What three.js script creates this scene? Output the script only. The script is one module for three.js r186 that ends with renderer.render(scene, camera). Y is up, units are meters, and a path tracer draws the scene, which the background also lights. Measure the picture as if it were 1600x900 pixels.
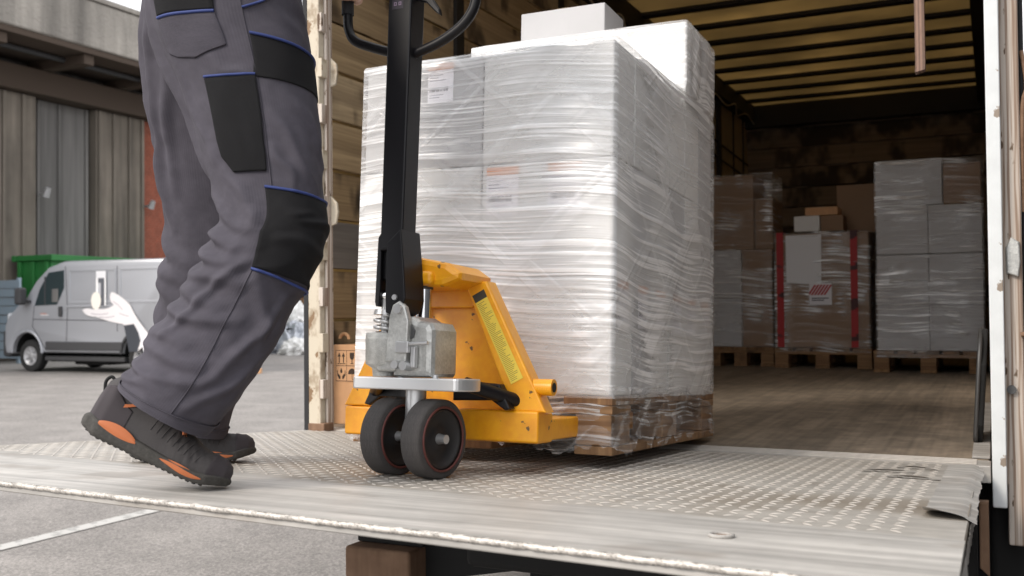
import * as THREE from 'three';
import { mergeGeometries, mergeVertices, toCreasedNormals } from 'three/addons/utils/BufferGeometryUtils.js';
import { RoundedBoxGeometry } from 'three/addons/geometries/RoundedBoxGeometry.js';
import { MarchingCubes } from 'three/addons/objects/MarchingCubes.js';
import { ImprovedNoise } from 'three/addons/math/ImprovedNoise.js';

// ---------------------------------------------------------------- camera, sky, sun, exposure
const scene = new THREE.Scene();
const DEG = Math.PI / 180;
const camera = new THREE.PerspectiveCamera(31.83, 16 / 9, 0.05, 600);
camera.position.set(1.168, 1.224, 3.08);
camera.rotation.order = 'YXZ';
camera.rotation.set(1.19 * DEG, 25.46 * DEG, -0.517 * DEG);
camera.focus = 2.35;
camera.userData.fStop = 5.6;
const renderer = new THREE.WebGLRenderer({ antialias: true });
renderer.toneMapping = THREE.LinearToneMapping;
renderer.toneMappingExposure = 1.68;
renderer.outputColorSpace = THREE.SRGBColorSpace;
renderer.shadowMap.enabled = true;
{ // overcast sky: bright veil, a little brighter round the hidden sun and overhead
  const w = 128, h = 64, d = new Float32Array(w * h * 4);
  const sd = new THREE.Vector3(-0.40, 0.58, 0.72).normalize(), v = new THREE.Vector3();
  for (let j = 0; j < h; j++) for (let i = 0; i < w; i++) {
    const th = (j + 0.5) / h * Math.PI - Math.PI / 2, ph = ((i + 0.5) / w - 0.5) * 2 * Math.PI;
    v.set(Math.cos(th) * Math.cos(ph), Math.sin(th), Math.cos(th) * Math.sin(ph));
    let L = 0.82 + 0.38 * Math.max(0, v.y) + 0.5 * Math.pow(Math.max(0, v.dot(sd)), 5);
    if (v.y < 0) L = 0.82;
    const k = (j * w + i) * 4; d[k] = L * 0.99; d[k + 1] = L; d[k + 2] = L * 1.03; d[k + 3] = 1;
  }
  const t = new THREE.DataTexture(d, w, h, THREE.RGBAFormat, THREE.FloatType);
  t.mapping = THREE.EquirectangularReflectionMapping; t.magFilter = t.minFilter = THREE.LinearFilter; t.needsUpdate = true;
  scene.background = t; scene.environment = t;
}
const sun = new THREE.DirectionalLight(0xfff4e6, 1.5);
sun.position.set(-8, 12, 15); sun.castShadow = true; sun.shadow.radius = 26;
sun.shadow.mapSize.set(2048, 2048);
Object.assign(sun.shadow.camera, { left: -26, right: 26, top: 26, bottom: -26, near: 1, far: 80 });
scene.add(sun); scene.add(sun.target);

// ---------------------------------------------------------------- helpers
function rng(a) { return () => { a |= 0; a = a + 0x6D2B79F5 | 0; let t = Math.imul(a ^ a >>> 15, 1 | a); t = t + Math.imul(t ^ t >>> 7, 61 | t) ^ t; return ((t ^ t >>> 14) >>> 0) / 4294967296; }; }
const PN = new ImprovedNoise();
const pn = (x, y, z = 0) => PN.noise(x, y, z);
const V = (x, y, z) => new THREE.Vector3(x, y, z);
const clamp = (x, a = 0, b = 1) => Math.min(b, Math.max(a, x));
const mix = (a, b, t) => a + (b - a) * t;
const sstep = (a, b, x) => { const t = clamp((x - a) / (b - a)); return t * t * (3 - 2 * t); };
const F = 0.78;                      // height of the truck floor
const TILT = 3.8 * DEG, CT = Math.cos(TILT), ST = Math.sin(TILT);
const deckPoint = (x, h, s) => V(x, F + h * CT + s * ST, -h * ST + s * CT);   // the lift platform slopes up from its hinge

// periodic value noise for textures
function makeNoise(seed, px, py) {
  const r = rng(seed), g = new Float32Array(px * py); for (let i = 0; i < g.length; i++) g[i] = r();
  return (u, v) => {
    const x = u * px, y = v * py, xi = Math.floor(x), yi = Math.floor(y); let fx = x - xi, fy = y - yi;
    fx = fx * fx * (3 - 2 * fx); fy = fy * fy * (3 - 2 * fy);
    const X = ((xi % px) + px) % px, Y = ((yi % py) + py) % py, X1 = (X + 1) % px, Y1 = (Y + 1) % py;
    return mix(mix(g[Y * px + X], g[Y * px + X1], fx), mix(g[Y1 * px + X], g[Y1 * px + X1], fx), fy);
  };
}
function fbm(seed, px, py, oct = 4, gain = 0.5) {
  const ns = []; for (let o = 0; o < oct; o++) ns.push(makeNoise(seed + o * 17, px << o, py << o));
  return (u, v) => { let a = 1, s = 0, t = 0; for (const n of ns) { s += a * n(u, v); t += a; a *= gain; } return s / t; };
}
function tex(w, h, fn, srgb = true, rx = 1, ry = 1) {   // fn(u,v) -> number or [r,g,b] (0..1)
  const d = new Uint8Array(w * h * 4);
  for (let j = 0; j < h; j++) for (let i = 0; i < w; i++) {
    const c = fn((i + 0.5) / w, (j + 0.5) / h), k = (j * w + i) * 4;
    if (typeof c === 'number') d[k] = d[k + 1] = d[k + 2] = clamp(c) * 255; else { d[k] = clamp(c[0]) * 255; d[k + 1] = clamp(c[1]) * 255; d[k + 2] = clamp(c[2]) * 255; }
    d[k + 3] = 255;
  }
  const t = new THREE.DataTexture(d, w, h); t.wrapS = t.wrapT = THREE.RepeatWrapping; t.magFilter = THREE.LinearFilter; t.minFilter = THREE.LinearMipmapLinearFilter; t.generateMipmaps = true;
  if (srgb) t.colorSpace = THREE.SRGBColorSpace; t.repeat.set(rx, ry); t.needsUpdate = true; return t;
}
function canvasTex(w, h, draw) {
  const c = document.createElement('canvas'); c.width = w; c.height = h; const g = c.getContext('2d'); draw(g, w, h);
  const t = new THREE.CanvasTexture(c); t.colorSpace = THREE.SRGBColorSpace; return t;
}
const lerp3 = (a, b, t) => [mix(a[0], b[0], t), mix(a[1], b[1], t), mix(a[2], b[2], t)];
const std = (o) => new THREE.MeshStandardMaterial({ roughness: 0.8, ...o });
const phys = (o) => new THREE.MeshPhysicalMaterial({ roughness: 0.6, ...o });
const lin = (r, g, b) => new THREE.Color().setRGB(r, g, b);

// uv in metres by the dominant side of each triangle
function metricUV(geo, ox = 0, oy = 0, swap = false) {
  const g = geo.index ? geo.toNonIndexed() : geo; const p = g.attributes.position, uv = new Float32Array(p.count * 2);
  const a = V(), b = V(), c = V(), n = V();
  for (let i = 0; i < p.count; i += 3) {
    a.fromBufferAttribute(p, i); b.fromBufferAttribute(p, i + 1); c.fromBufferAttribute(p, i + 2);
    n.copy(b).sub(a).cross(c.clone().sub(a)); const ax = Math.abs(n.x), ay = Math.abs(n.y), az = Math.abs(n.z);
    [a, b, c].forEach((q, k) => {
      let u, v; if (ax >= ay && ax >= az) { u = q.z; v = q.y; } else if (ay >= az) { u = q.x; v = q.z; } else { u = q.x; v = q.y; }
      if (swap) [u, v] = [v, u];
      uv[(i + k) * 2] = u + ox; uv[(i + k) * 2 + 1] = v + oy;
    });
  }
  g.setAttribute('uv', new THREE.BufferAttribute(uv, 2)); return g;
}
function clean(g) { // position, normal, uv only, non-indexed, so that pieces merge
  const r = g.index ? g.toNonIndexed() : g.clone(); for (const k of Object.keys(r.attributes)) if (!['position', 'normal', 'uv'].includes(k)) r.deleteAttribute(k);
  if (!r.attributes.normal) r.computeVertexNormals(); if (!r.attributes.uv) metricUV(r); r.morphAttributes = {}; return r;
}
const merge = (list) => mergeGeometries(list.map(clean));
// box between two corners, with rounded edges
function bx(x0, x1, y0, y1, z0, z1, r = 0.004, swap = false, ox = 0, oy = 0) {
  const w = x1 - x0, h = y1 - y0, d = z1 - z0; r = Math.min(r, w * 0.45, h * 0.45, d * 0.45);
  const g = r > 0 ? new RoundedBoxGeometry(w, h, d, 1, r) : new THREE.BoxGeometry(w, h, d);
  g.translate((x0 + x1) / 2, (y0 + y1) / 2, (z0 + z1) / 2); return metricUV(g, ox, oy, swap);
}
function cyl(a, b, r0, r1 = r0, seg = 20, open = false) {
  const d = b.clone().sub(a), g = new THREE.CylinderGeometry(r1, r0, d.length(), seg, 1, open);
  g.applyQuaternion(new THREE.Quaternion().setFromUnitVectors(V(0, 1, 0), d.clone().normalize())); g.translate(...a.clone().add(b).multiplyScalar(0.5).toArray()); return g;
}
function ext(pts, depth, bevel = 0.003, z = 0) { // outline in x,y pushed along +z
  const s = new THREE.Shape(pts.map((p) => new THREE.Vector2(p[0], p[1])));
  const g = new THREE.ExtrudeGeometry(s, { depth: depth - 2 * bevel, bevelEnabled: bevel > 0, bevelThickness: bevel, bevelSize: bevel, bevelOffset: -bevel, bevelSegments: 2, curveSegments: 12 });
  g.translate(0, 0, z + bevel); return metricUV(g);
}
function tube(pts, r, seg = 60, rs = 10, closed = false) { return new THREE.TubeGeometry(new THREE.CatmullRomCurve3(pts, closed, 'catmullrom', 0.5), seg, r, rs, closed); }
const taken = {};
function numbered(n) { const k = taken[n] = (taken[n] ?? -1) + 1; return k ? `${n}_${String(k).padStart(3, '0')}` : n; }
function shade(o) { o.castShadow = true; o.receiveShadow = true; return o; }
function part(name, geo, mat, parent) { const m = shade(new THREE.Mesh(geo, mat)); m.name = name; parent.add(m); return m; }
function tag(o, label, category, group) { o.userData.label = label; o.userData.category = category; if (group) o.userData.group = group; return o; }
function thing(name, label, category, pos = V(0, 0, 0), group) { const g = new THREE.Group(); g.name = numbered(name); g.position.copy(pos); scene.add(g); return tag(g, label, category, group); }
function solo(name, geo, mat, label, category, pos = V(0, 0, 0), group) { const m = shade(new THREE.Mesh(geo, mat)); m.name = numbered(name); m.position.copy(pos); scene.add(m); return tag(m, label, category, group); }
function struct(name, geo, mat) { const m = shade(new THREE.Mesh(geo, mat)); m.name = numbered(name); m.userData.kind = 'structure'; scene.add(m); return m; }

// ---------------------------------------------------------------- materials
const nA = fbm(3, 4, 4, 6), nB = fbm(71, 8, 8, 5, 0.6), nC = fbm(203, 32, 32, 4, 0.7), nD = fbm(401, 3, 3, 3);
const grainN = fbm(9, 2, 48, 4, 0.6), grainF = fbm(19, 6, 160, 2, 0.6);
const M = {};
{
  const nF = fbm(811, 128, 128, 3, 0.9);
  const asphaltMap = tex(1024, 1024, (u, v) => { const s = nF(u, v), l = nA(u, v), b = 0.49 + (s - 0.5) * 0.34 + (l - 0.5) * 0.10 + (nB(u, v) - 0.5) * 0.05; return [b * 1.02, b * 0.985, b * 0.955]; }, true, 0.7, 0.7);
  const asphaltBump = tex(1024, 1024, (u, v) => nF(u, v), false, 0.7, 0.7);
  M.asphalt = std({ map: asphaltMap, bumpMap: asphaltBump, bumpScale: 0.003, roughness: 0.92 });
  M.linePaint = std({ color: lin(0.46, 0.45, 0.43), map: tex(256, 256, (u, v) => { const b = nB(u * 2, v * 2) > 0.60 ? 0.82 : 0.97; return [b, b, b]; }), roughness: 0.85 });
  // concrete with vertical weather streaks
  const st1 = fbm(31, 24, 2, 4, 0.6);
  M.concrete = std({ map: tex(512, 512, (u, v) => { const b = 0.54 + (st1(u, v) - 0.5) * 0.30 + (nB(u, v) - 0.5) * 0.16; return [b, b * 0.965, b * 0.915]; }, true, 0.12, 0.12), bumpMap: tex(256, 256, (u, v) => nC(u, v), false, 0.5, 0.5), bumpScale: 0.02, roughness: 0.95 });
  M.panelTan = std({ map: tex(512, 512, (u, v) => { const b = 0.45 + (st1(u, v) - 0.5) * 0.26 + (nB(u, v) - 0.5) * 0.14; return [b, b * 0.935, b * 0.855]; }, true, 0.15, 0.12), roughness: 0.95 });
  M.panelGrey = std({ map: tex(512, 512, (u, v) => { const b = 0.41 + (st1(u * 1.0, v) - 0.5) * 0.24; return [b, b * 0.98, b * 0.96]; }, true, 0.2, 0.12), roughness: 0.95 });
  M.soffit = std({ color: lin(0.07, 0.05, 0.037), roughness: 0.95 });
  M.brickFar = std({ map: tex(256, 256, (u, v) => { const row = Math.floor(v * 16), mo = (v * 16 - row) < 0.14 || ((u * 8 + (row % 2) * 0.5) % 1) < 0.05; const b = 0.9 + (nB(u, v) - 0.5) * 0.35; return mo ? [0.56, 0.42, 0.36] : [0.60 * b, 0.32 * b, 0.24 * b]; }, true, 0.8, 0.8), roughness: 0.95 });
  // deck aluminium, worn and dirty
  const scr = fbm(53, 4, 90, 3, 0.7);
  const deckFn = (u, v) => { const d = sstep(0.42, 0.72, nA(u, v)), e = sstep(0.55, 0.8, nB(u, v)); let b = 0.645 + (scr(u, v) - 0.5) * 0.16 + (nC(u, v) - 0.5) * 0.12; return lerp3(lerp3([b, b * 0.972, b * 0.93], [0.50, 0.46, 0.41], d * 0.65), [0.44, 0.395, 0.34], e * 0.45); };
  M.deck = std({ map: tex(1024, 1024, deckFn, true, 0.7, 0.7), bumpMap: tex(512, 512, (u, v) => scr(u, v), false, 0.7, 0.7), bumpScale: 0.0006, roughness: 0.5, metalness: 0.15 });
  M.tread = std({ map: tex(512, 512, (u, v) => { const b = 0.68 + (nC(u, v) - 0.5) * 0.2; return [b, b * 0.965, b * 0.92]; }, true, 0.7, 0.7), roughness: 0.42, metalness: 0.25 });
  M.strip = std({ map: tex(1024, 1024, (u, v) => { const b = 0.68 + (scr(u, v) - 0.5) * 0.24 + (nC(u, v) - 0.5) * 0.08 + (nA(u, v) - 0.5) * 0.14, k = sstep(0.56, 0.7, nB(u, v)) * 0.3; return lerp3([b, b * 0.98, b * 0.95], [0.48, 0.44, 0.40], k); }, true, 0.5, 0.5), bumpMap: tex(512, 512, (u, v) => scr(u, v), false, 0.5, 0.5), bumpScale: 0.0008, roughness: 0.5, metalness: 0.15 });
  M.wornEdge = std({ map: tex(256, 256, (u, v) => { const b = 0.77 - 0.16 * sstep(0.5, 0.68, nC(u, v)) - 0.1 * sstep(0.5, 0.6, nB(u, v)); return [b, b * 0.97, b * 0.93]; }, true, 7, 7), roughness: 0.5, metalness: 0.2 });
  // timber
  const wood = (a, b, dirt, rx = 0.8, ry = 0.8, seed = 0) => { const st = fbm(77 + seed, 6, 3, 4, 0.6); return tex(512, 512, (u, v) => { const g = grainN(u, v) * 0.65 + grainF(u, v) * 0.35; const c = lerp3(a, b, clamp(g * 1.5 - 0.25)); const k = sstep(0.5, 0.72, st(u, v)) * dirt; return lerp3(c, [0.16, 0.125, 0.09], k); }, true, rx, ry); };
  M.boards = [[[0.53, 0.45, 0.34], [0.73, 0.64, 0.50], 0.7], [[0.46, 0.38, 0.28], [0.66, 0.57, 0.43], 0.8], [[0.58, 0.51, 0.41], [0.77, 0.69, 0.56], 0.6]].map(([a, b, d], i) => std({ map: wood(a, b, d, 0.75, 0.9, i * 31), bumpMap: tex(256, 256, (u, v) => grainN(u, v), false, 0.75, 0.9), bumpScale: 0.002, roughness: 0.9 }));
  M.boardGrey = std({ map: tex(256, 256, (u, v) => { const b = 0.42 + (grainN(u, v) - 0.5) * 0.2; return [b, b * 0.95, b * 0.9]; }), roughness: 0.8 });
  M.bulkhead = [0, 1].map((i) => std({ map: wood([0.42, 0.36, 0.30], [0.61, 0.53, 0.45], 0.75, 0.6, 0.8, 150 + i * 40), roughness: 0.85 }));
  const fl = fbm(91, 3, 14, 5, 0.55);
  M.floor = std({ map: tex(1024, 1024, (u, v) => { const b = 0.47 + (fl(v, u) - 0.5) * 0.14 + (nC(u, v) - 0.5) * 0.20 + (nA(u, v) - 0.5) * 0.10 + (grainF(v, u) - 0.5) * 0.12; return [b * 1.04, b * 0.94, b * 0.82]; }, true, 0.4, 0.4), roughness: 0.75 });
  M.palletWood = [0, 1, 2].map((i) => std({ map: wood([0.42 - i * 0.03, 0.31 - i * 0.03, 0.21 - i * 0.02], [0.62, 0.49, 0.35], 0.4, 1, 1.2, 230 + i * 13), roughness: 0.9 }));
  M.stackWood = [0, 1].map((i) => std({ color: lin(0.32 - i * 0.07, 0.18 - i * 0.04, 0.10 - i * 0.02), roughness: 0.9 }));
  M.tarp = phys({ map: tex(512, 512, (u, v) => { const b = 0.88 + (nA(u, v) - 0.5) * 0.3 + (nB(u, v) - 0.5) * 0.12; return [0.76 * b, 0.68 * b, 0.52 * b]; }, true, 0.5, 0.5), roughness: 0.9, transmission: 0.55, thickness: 0, side: THREE.DoubleSide });
  M.rib = std({ color: lin(0.02, 0.017, 0.015), roughness: 0.7 });
  M.black = std({ color: lin(0.008, 0.008, 0.008), roughness: 0.85 });
  M.blackRubber = std({ color: lin(0.018, 0.018, 0.02), roughness: 0.8 });
  const peel = fbm(133, 6, 6, 5, 0.6);
  M.whitePaint = std({ map: tex(512, 512, (u, v) => { const p = peel(u, v), b = 0.90 + (nB(u, v) - 0.5) * 0.08; return lerp3([b * 0.915, b * 0.93, b * 0.935], [0.55, 0.50, 0.45], sstep(0.70, 0.74, p)); }, true, 2.6, 2.1), roughness: 0.55 });
  M.creamPaint = std({ map: tex(512, 512, (u, v) => { const p = peel(u, v), q = nB(u, v); return lerp3(lerp3([0.76, 0.72, 0.65], [0.60, 0.54, 0.46], sstep(0.45, 0.75, q)), [0.50, 0.40, 0.30], sstep(0.68, 0.73, p)); }, true, 3.4, 2.2), roughness: 0.7, bumpMap: tex(256, 256, (u, v) => peel(u, v) > 0.70 ? 0 : 1, false, 3.4, 2.2), bumpScale: 0.0006 });
  const stp = fbm(143, 40, 2, 3, 0.6);
  M.weathered = std({ map: tex(512, 512, (u, v) => { const s = stp(u, v), p = peel(u, v); return lerp3(lerp3([0.76, 0.72, 0.68], [0.55, 0.47, 0.41], sstep(0.35, 0.7, s)), [0.36, 0.29, 0.23], sstep(0.66, 0.72, p)); }, true, 4, 1.6), roughness: 0.85 });
  M.rust = std({ map: tex(256, 256, (u, v) => { const b = nB(u, v), c = st1(u, v); return lerp3([0.40, 0.30, 0.23], [0.57, 0.46, 0.37], clamp(b * 0.7 + c * 0.6 - 0.2)); }, true, 2, 2), roughness: 0.85 });
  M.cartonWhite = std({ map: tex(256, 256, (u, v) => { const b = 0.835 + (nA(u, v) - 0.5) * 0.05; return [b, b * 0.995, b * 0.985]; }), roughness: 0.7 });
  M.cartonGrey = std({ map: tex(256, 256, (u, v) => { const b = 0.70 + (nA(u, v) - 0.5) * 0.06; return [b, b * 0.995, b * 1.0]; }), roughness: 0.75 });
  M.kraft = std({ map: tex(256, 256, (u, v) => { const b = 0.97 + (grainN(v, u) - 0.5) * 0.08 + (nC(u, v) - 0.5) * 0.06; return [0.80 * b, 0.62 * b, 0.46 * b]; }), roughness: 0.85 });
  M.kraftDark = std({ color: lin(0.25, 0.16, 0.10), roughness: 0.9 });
  M.tape = std({ color: lin(0.35, 0.27, 0.17), roughness: 0.4 });
  // stretch film: milky layers, plus sky glare painted as white opaque streaks and zones
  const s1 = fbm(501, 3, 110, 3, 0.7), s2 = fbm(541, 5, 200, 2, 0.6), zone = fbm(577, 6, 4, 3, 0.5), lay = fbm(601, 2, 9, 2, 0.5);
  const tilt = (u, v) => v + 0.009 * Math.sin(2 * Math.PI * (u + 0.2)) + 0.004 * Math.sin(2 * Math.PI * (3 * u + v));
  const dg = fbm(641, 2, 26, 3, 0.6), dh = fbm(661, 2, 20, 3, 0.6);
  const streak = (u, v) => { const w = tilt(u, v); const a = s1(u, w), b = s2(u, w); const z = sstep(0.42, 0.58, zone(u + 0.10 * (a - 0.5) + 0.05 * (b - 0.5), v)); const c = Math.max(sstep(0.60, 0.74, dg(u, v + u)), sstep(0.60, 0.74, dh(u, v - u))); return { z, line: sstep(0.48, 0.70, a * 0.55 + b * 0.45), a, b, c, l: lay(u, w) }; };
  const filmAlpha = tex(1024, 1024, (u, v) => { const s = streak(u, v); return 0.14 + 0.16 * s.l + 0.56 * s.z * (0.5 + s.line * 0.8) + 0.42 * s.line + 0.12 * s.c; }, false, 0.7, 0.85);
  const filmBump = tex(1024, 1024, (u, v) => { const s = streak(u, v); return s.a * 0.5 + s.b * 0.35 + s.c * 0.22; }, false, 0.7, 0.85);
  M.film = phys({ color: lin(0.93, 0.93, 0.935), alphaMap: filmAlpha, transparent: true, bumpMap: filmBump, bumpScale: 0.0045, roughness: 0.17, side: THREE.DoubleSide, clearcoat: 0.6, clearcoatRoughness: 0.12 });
  M.filmClear = phys({ color: lin(0.80, 0.79, 0.78), alphaMap: tex(512, 512, (u, v) => { const s = streak(u, v); return 0.05 + 0.62 * s.z * s.line + 0.22 * s.line + 0.15 * s.z; }, false, 0.8, 0.9), transparent: true, bumpMap: filmBump, bumpScale: 0.016, roughness: 0.14, side: THREE.DoubleSide, clearcoat: 1, clearcoatRoughness: 0.1 });  // thinner film, with glare patches painted into its opacity
  M.filmSkirt = phys({ color: lin(0.85, 0.84, 0.83), alphaMap: tex(512, 512, (u, v) => { const s = streak(u, v); return 0.10 + 0.45 * s.z * s.line + 0.28 * s.line + 0.2 * s.c; }, false, 1.4, 1.6), transparent: true, bumpMap: filmBump, bumpScale: 0.016, roughness: 0.18, side: THREE.DoubleSide, clearcoat: 0.8, clearcoatRoughness: 0.1 });
  // jack
  M.yellow = phys({ map: tex(512, 512, (u, v) => { const p = peel(u, v), q = nB(u, v); const c = lerp3([0.94, 0.66, 0.06], [0.88, 0.56, 0.05], clamp(q * 1.4 - 0.3)); return lerp3(c, [0.36, 0.25, 0.12], sstep(0.76, 0.80, p)); }, true, 5.5, 5.5), roughness: 0.42, clearcoat: 0.25, clearcoatRoughness: 0.3 });
  M.jackBlack = phys({ color: lin(0.006, 0.0055, 0.007), roughness: 0.42, specularIntensity: 0.6 });
  M.cast = std({ map: tex(256, 256, (u, v) => { const b = 0.74 + (nC(u, v) - 0.5) * 0.18 + (nA(u, v) - 0.5) * 0.2; return [b, b, b * 0.98]; }, true, 6, 6), metalness: 0.55, roughness: 0.45, bumpMap: tex(256, 256, (u, v) => nC(u, v), false, 6, 6), bumpScale: 0.0006 });
  M.zinc = std({ color: lin(0.60, 0.60, 0.60), metalness: 0.75, roughness: 0.38 });
  M.chrome = std({ color: lin(0.75, 0.75, 0.76), metalness: 1, roughness: 0.12 });
  M.darkSteel = std({ color: lin(0.10, 0.10, 0.10), metalness: 0.6, roughness: 0.5 });
  M.polyTread = std({ map: tex(256, 256, (u, v) => { const b = 0.25 + (nC(u, v) - 0.5) * 0.16 + (nB(u, v) - 0.5) * 0.12; return [b * 1.03, b * 0.98, b * 0.96]; }, true, 8, 8), roughness: 0.85 });
  M.redRim = std({ color: lin(0.10, 0.025, 0.02), roughness: 0.6 });
  M.hub = std({ color: lin(0.014, 0.012, 0.012), roughness: 0.6 });
  // clothes
  const weave = tex(256, 256, (u, v) => 0.5 + 0.25 * Math.sin(u * Math.PI * 128) + 0.25 * Math.sin((u + v) * Math.PI * 128) * 0.8, false, 4, 4);
  const cloth = (r, g, b) => phys({ color: lin(r, g, b), map: tex(256, 256, (u, v) => { const k = 0.93 + (nC(u, v) - 0.5) * 0.16 + (nA(u, v) - 0.5) * 0.1; return [k, k, k]; }, true, 2, 2), roughness: 0.88, specularIntensity: 0.6, sheen: 0.12, sheenRoughness: 0.5, sheenColor: lin(r * 3, g * 3, b * 3), bumpMap: weave, bumpScale: 0.0005 });
  M.trouser = cloth(0.074, 0.068, 0.084);
  M.trouserBlack = cloth(0.008, 0.0077, 0.009);
  M.blue = std({ color: lin(0.022, 0.040, 0.16), roughness: 0.7 });
  M.jacket = cloth(0.05, 0.05, 0.06);
  M.skin = phys({ color: lin(0.50, 0.29, 0.20), roughness: 0.5 });
  M.hair = std({ color: lin(0.03, 0.02, 0.015), roughness: 0.6 });
  M.sock = std({ color: lin(0.62, 0.60, 0.68), roughness: 0.9 });
  M.shoe = std({ map: tex(256, 256, (u, v) => { const b = 0.235 + (nC(u, v) - 0.5) * 0.08; return [b, b * 0.95, b * 0.96]; }, true, 10, 10), roughness: 0.75 });
  M.shoeKnit = std({ color: lin(0.045, 0.038, 0.042), roughness: 0.9 });
  M.sole = std({ map: tex(256, 256, (u, v) => { const b = 0.24 + (nB(u, v) - 0.5) * 0.12; return [b * 1.03, b, b * 0.95]; }, true, 8, 8), roughness: 0.85 });
  M.orange = std({ color: lin(0.46, 0.135, 0.045), roughness: 0.65 });
  M.vanPaint = phys({ color: lin(0.40, 0.41, 0.44), roughness: 0.35, metalness: 0.3, clearcoat: 0.6, clearcoatRoughness: 0.15 });
  M.vanTrim = std({ color: lin(0.045, 0.045, 0.048), roughness: 0.7 });
  M.glassDark = phys({ color: lin(0.02, 0.035, 0.04), roughness: 0.06 });
  M.tyre = std({ color: lin(0.02, 0.02, 0.02), roughness: 0.9 });
  M.hubcap = std({ color: lin(0.45, 0.45, 0.46), metalness: 0.5, roughness: 0.4 });
  M.green = std({ map: tex(256, 256, (u, v) => { const b = 0.9 + (nA(u, v) - 0.5) * 0.3; return [0.16 * b, 0.47 * b, 0.22 * b]; }, true, 0.3, 0.3), roughness: 0.6 });
  M.fence = std({ color: lin(0.27, 0.34, 0.40), metalness: 0.3, roughness: 0.5 });
  M.strap = std({ map: tex(128, 128, (u, v) => { const b = 0.50 + 0.08 * Math.sin(u * 80) + (nC(u, v) - 0.5) * 0.1; return [b, b * 0.82, b * 0.73]; }, true, 4, 4), roughness: 0.9 });
  M.redStrap = std({ map: tex(64, 256, (u, v) => (nB(u, v) > 0.62 ? [0.25, 0.04, 0.05] : [0.62, 0.07, 0.08]), true, 1, 2), roughness: 0.6 });
  M.paper = std({ color: lin(0.70, 0.70, 0.72), roughness: 0.8 });
  M.orangePaper = std({ color: lin(0.72, 0.30, 0.13), roughness: 0.75 });
  M.bag = phys({ color: lin(0.42, 0.44, 0.48), roughness: 0.28, metalness: 0.25, clearcoat: 0.4 });
  M.whiteBag = phys({ color: lin(0.75, 0.74, 0.72), roughness: 0.4 });
}

// ---------------------------------------------------------------- ground
{
  const g = new THREE.PlaneGeometry(500, 500, 1, 1); g.rotateX(-Math.PI / 2); struct('ground', metricUV(g), M.asphalt);
  struct('parking_line', metricUV(new THREE.BoxGeometry(0.11, 0.004, 6.5).translate(-3.525, 0.004, -0.3)), M.linePaint);
}

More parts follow.
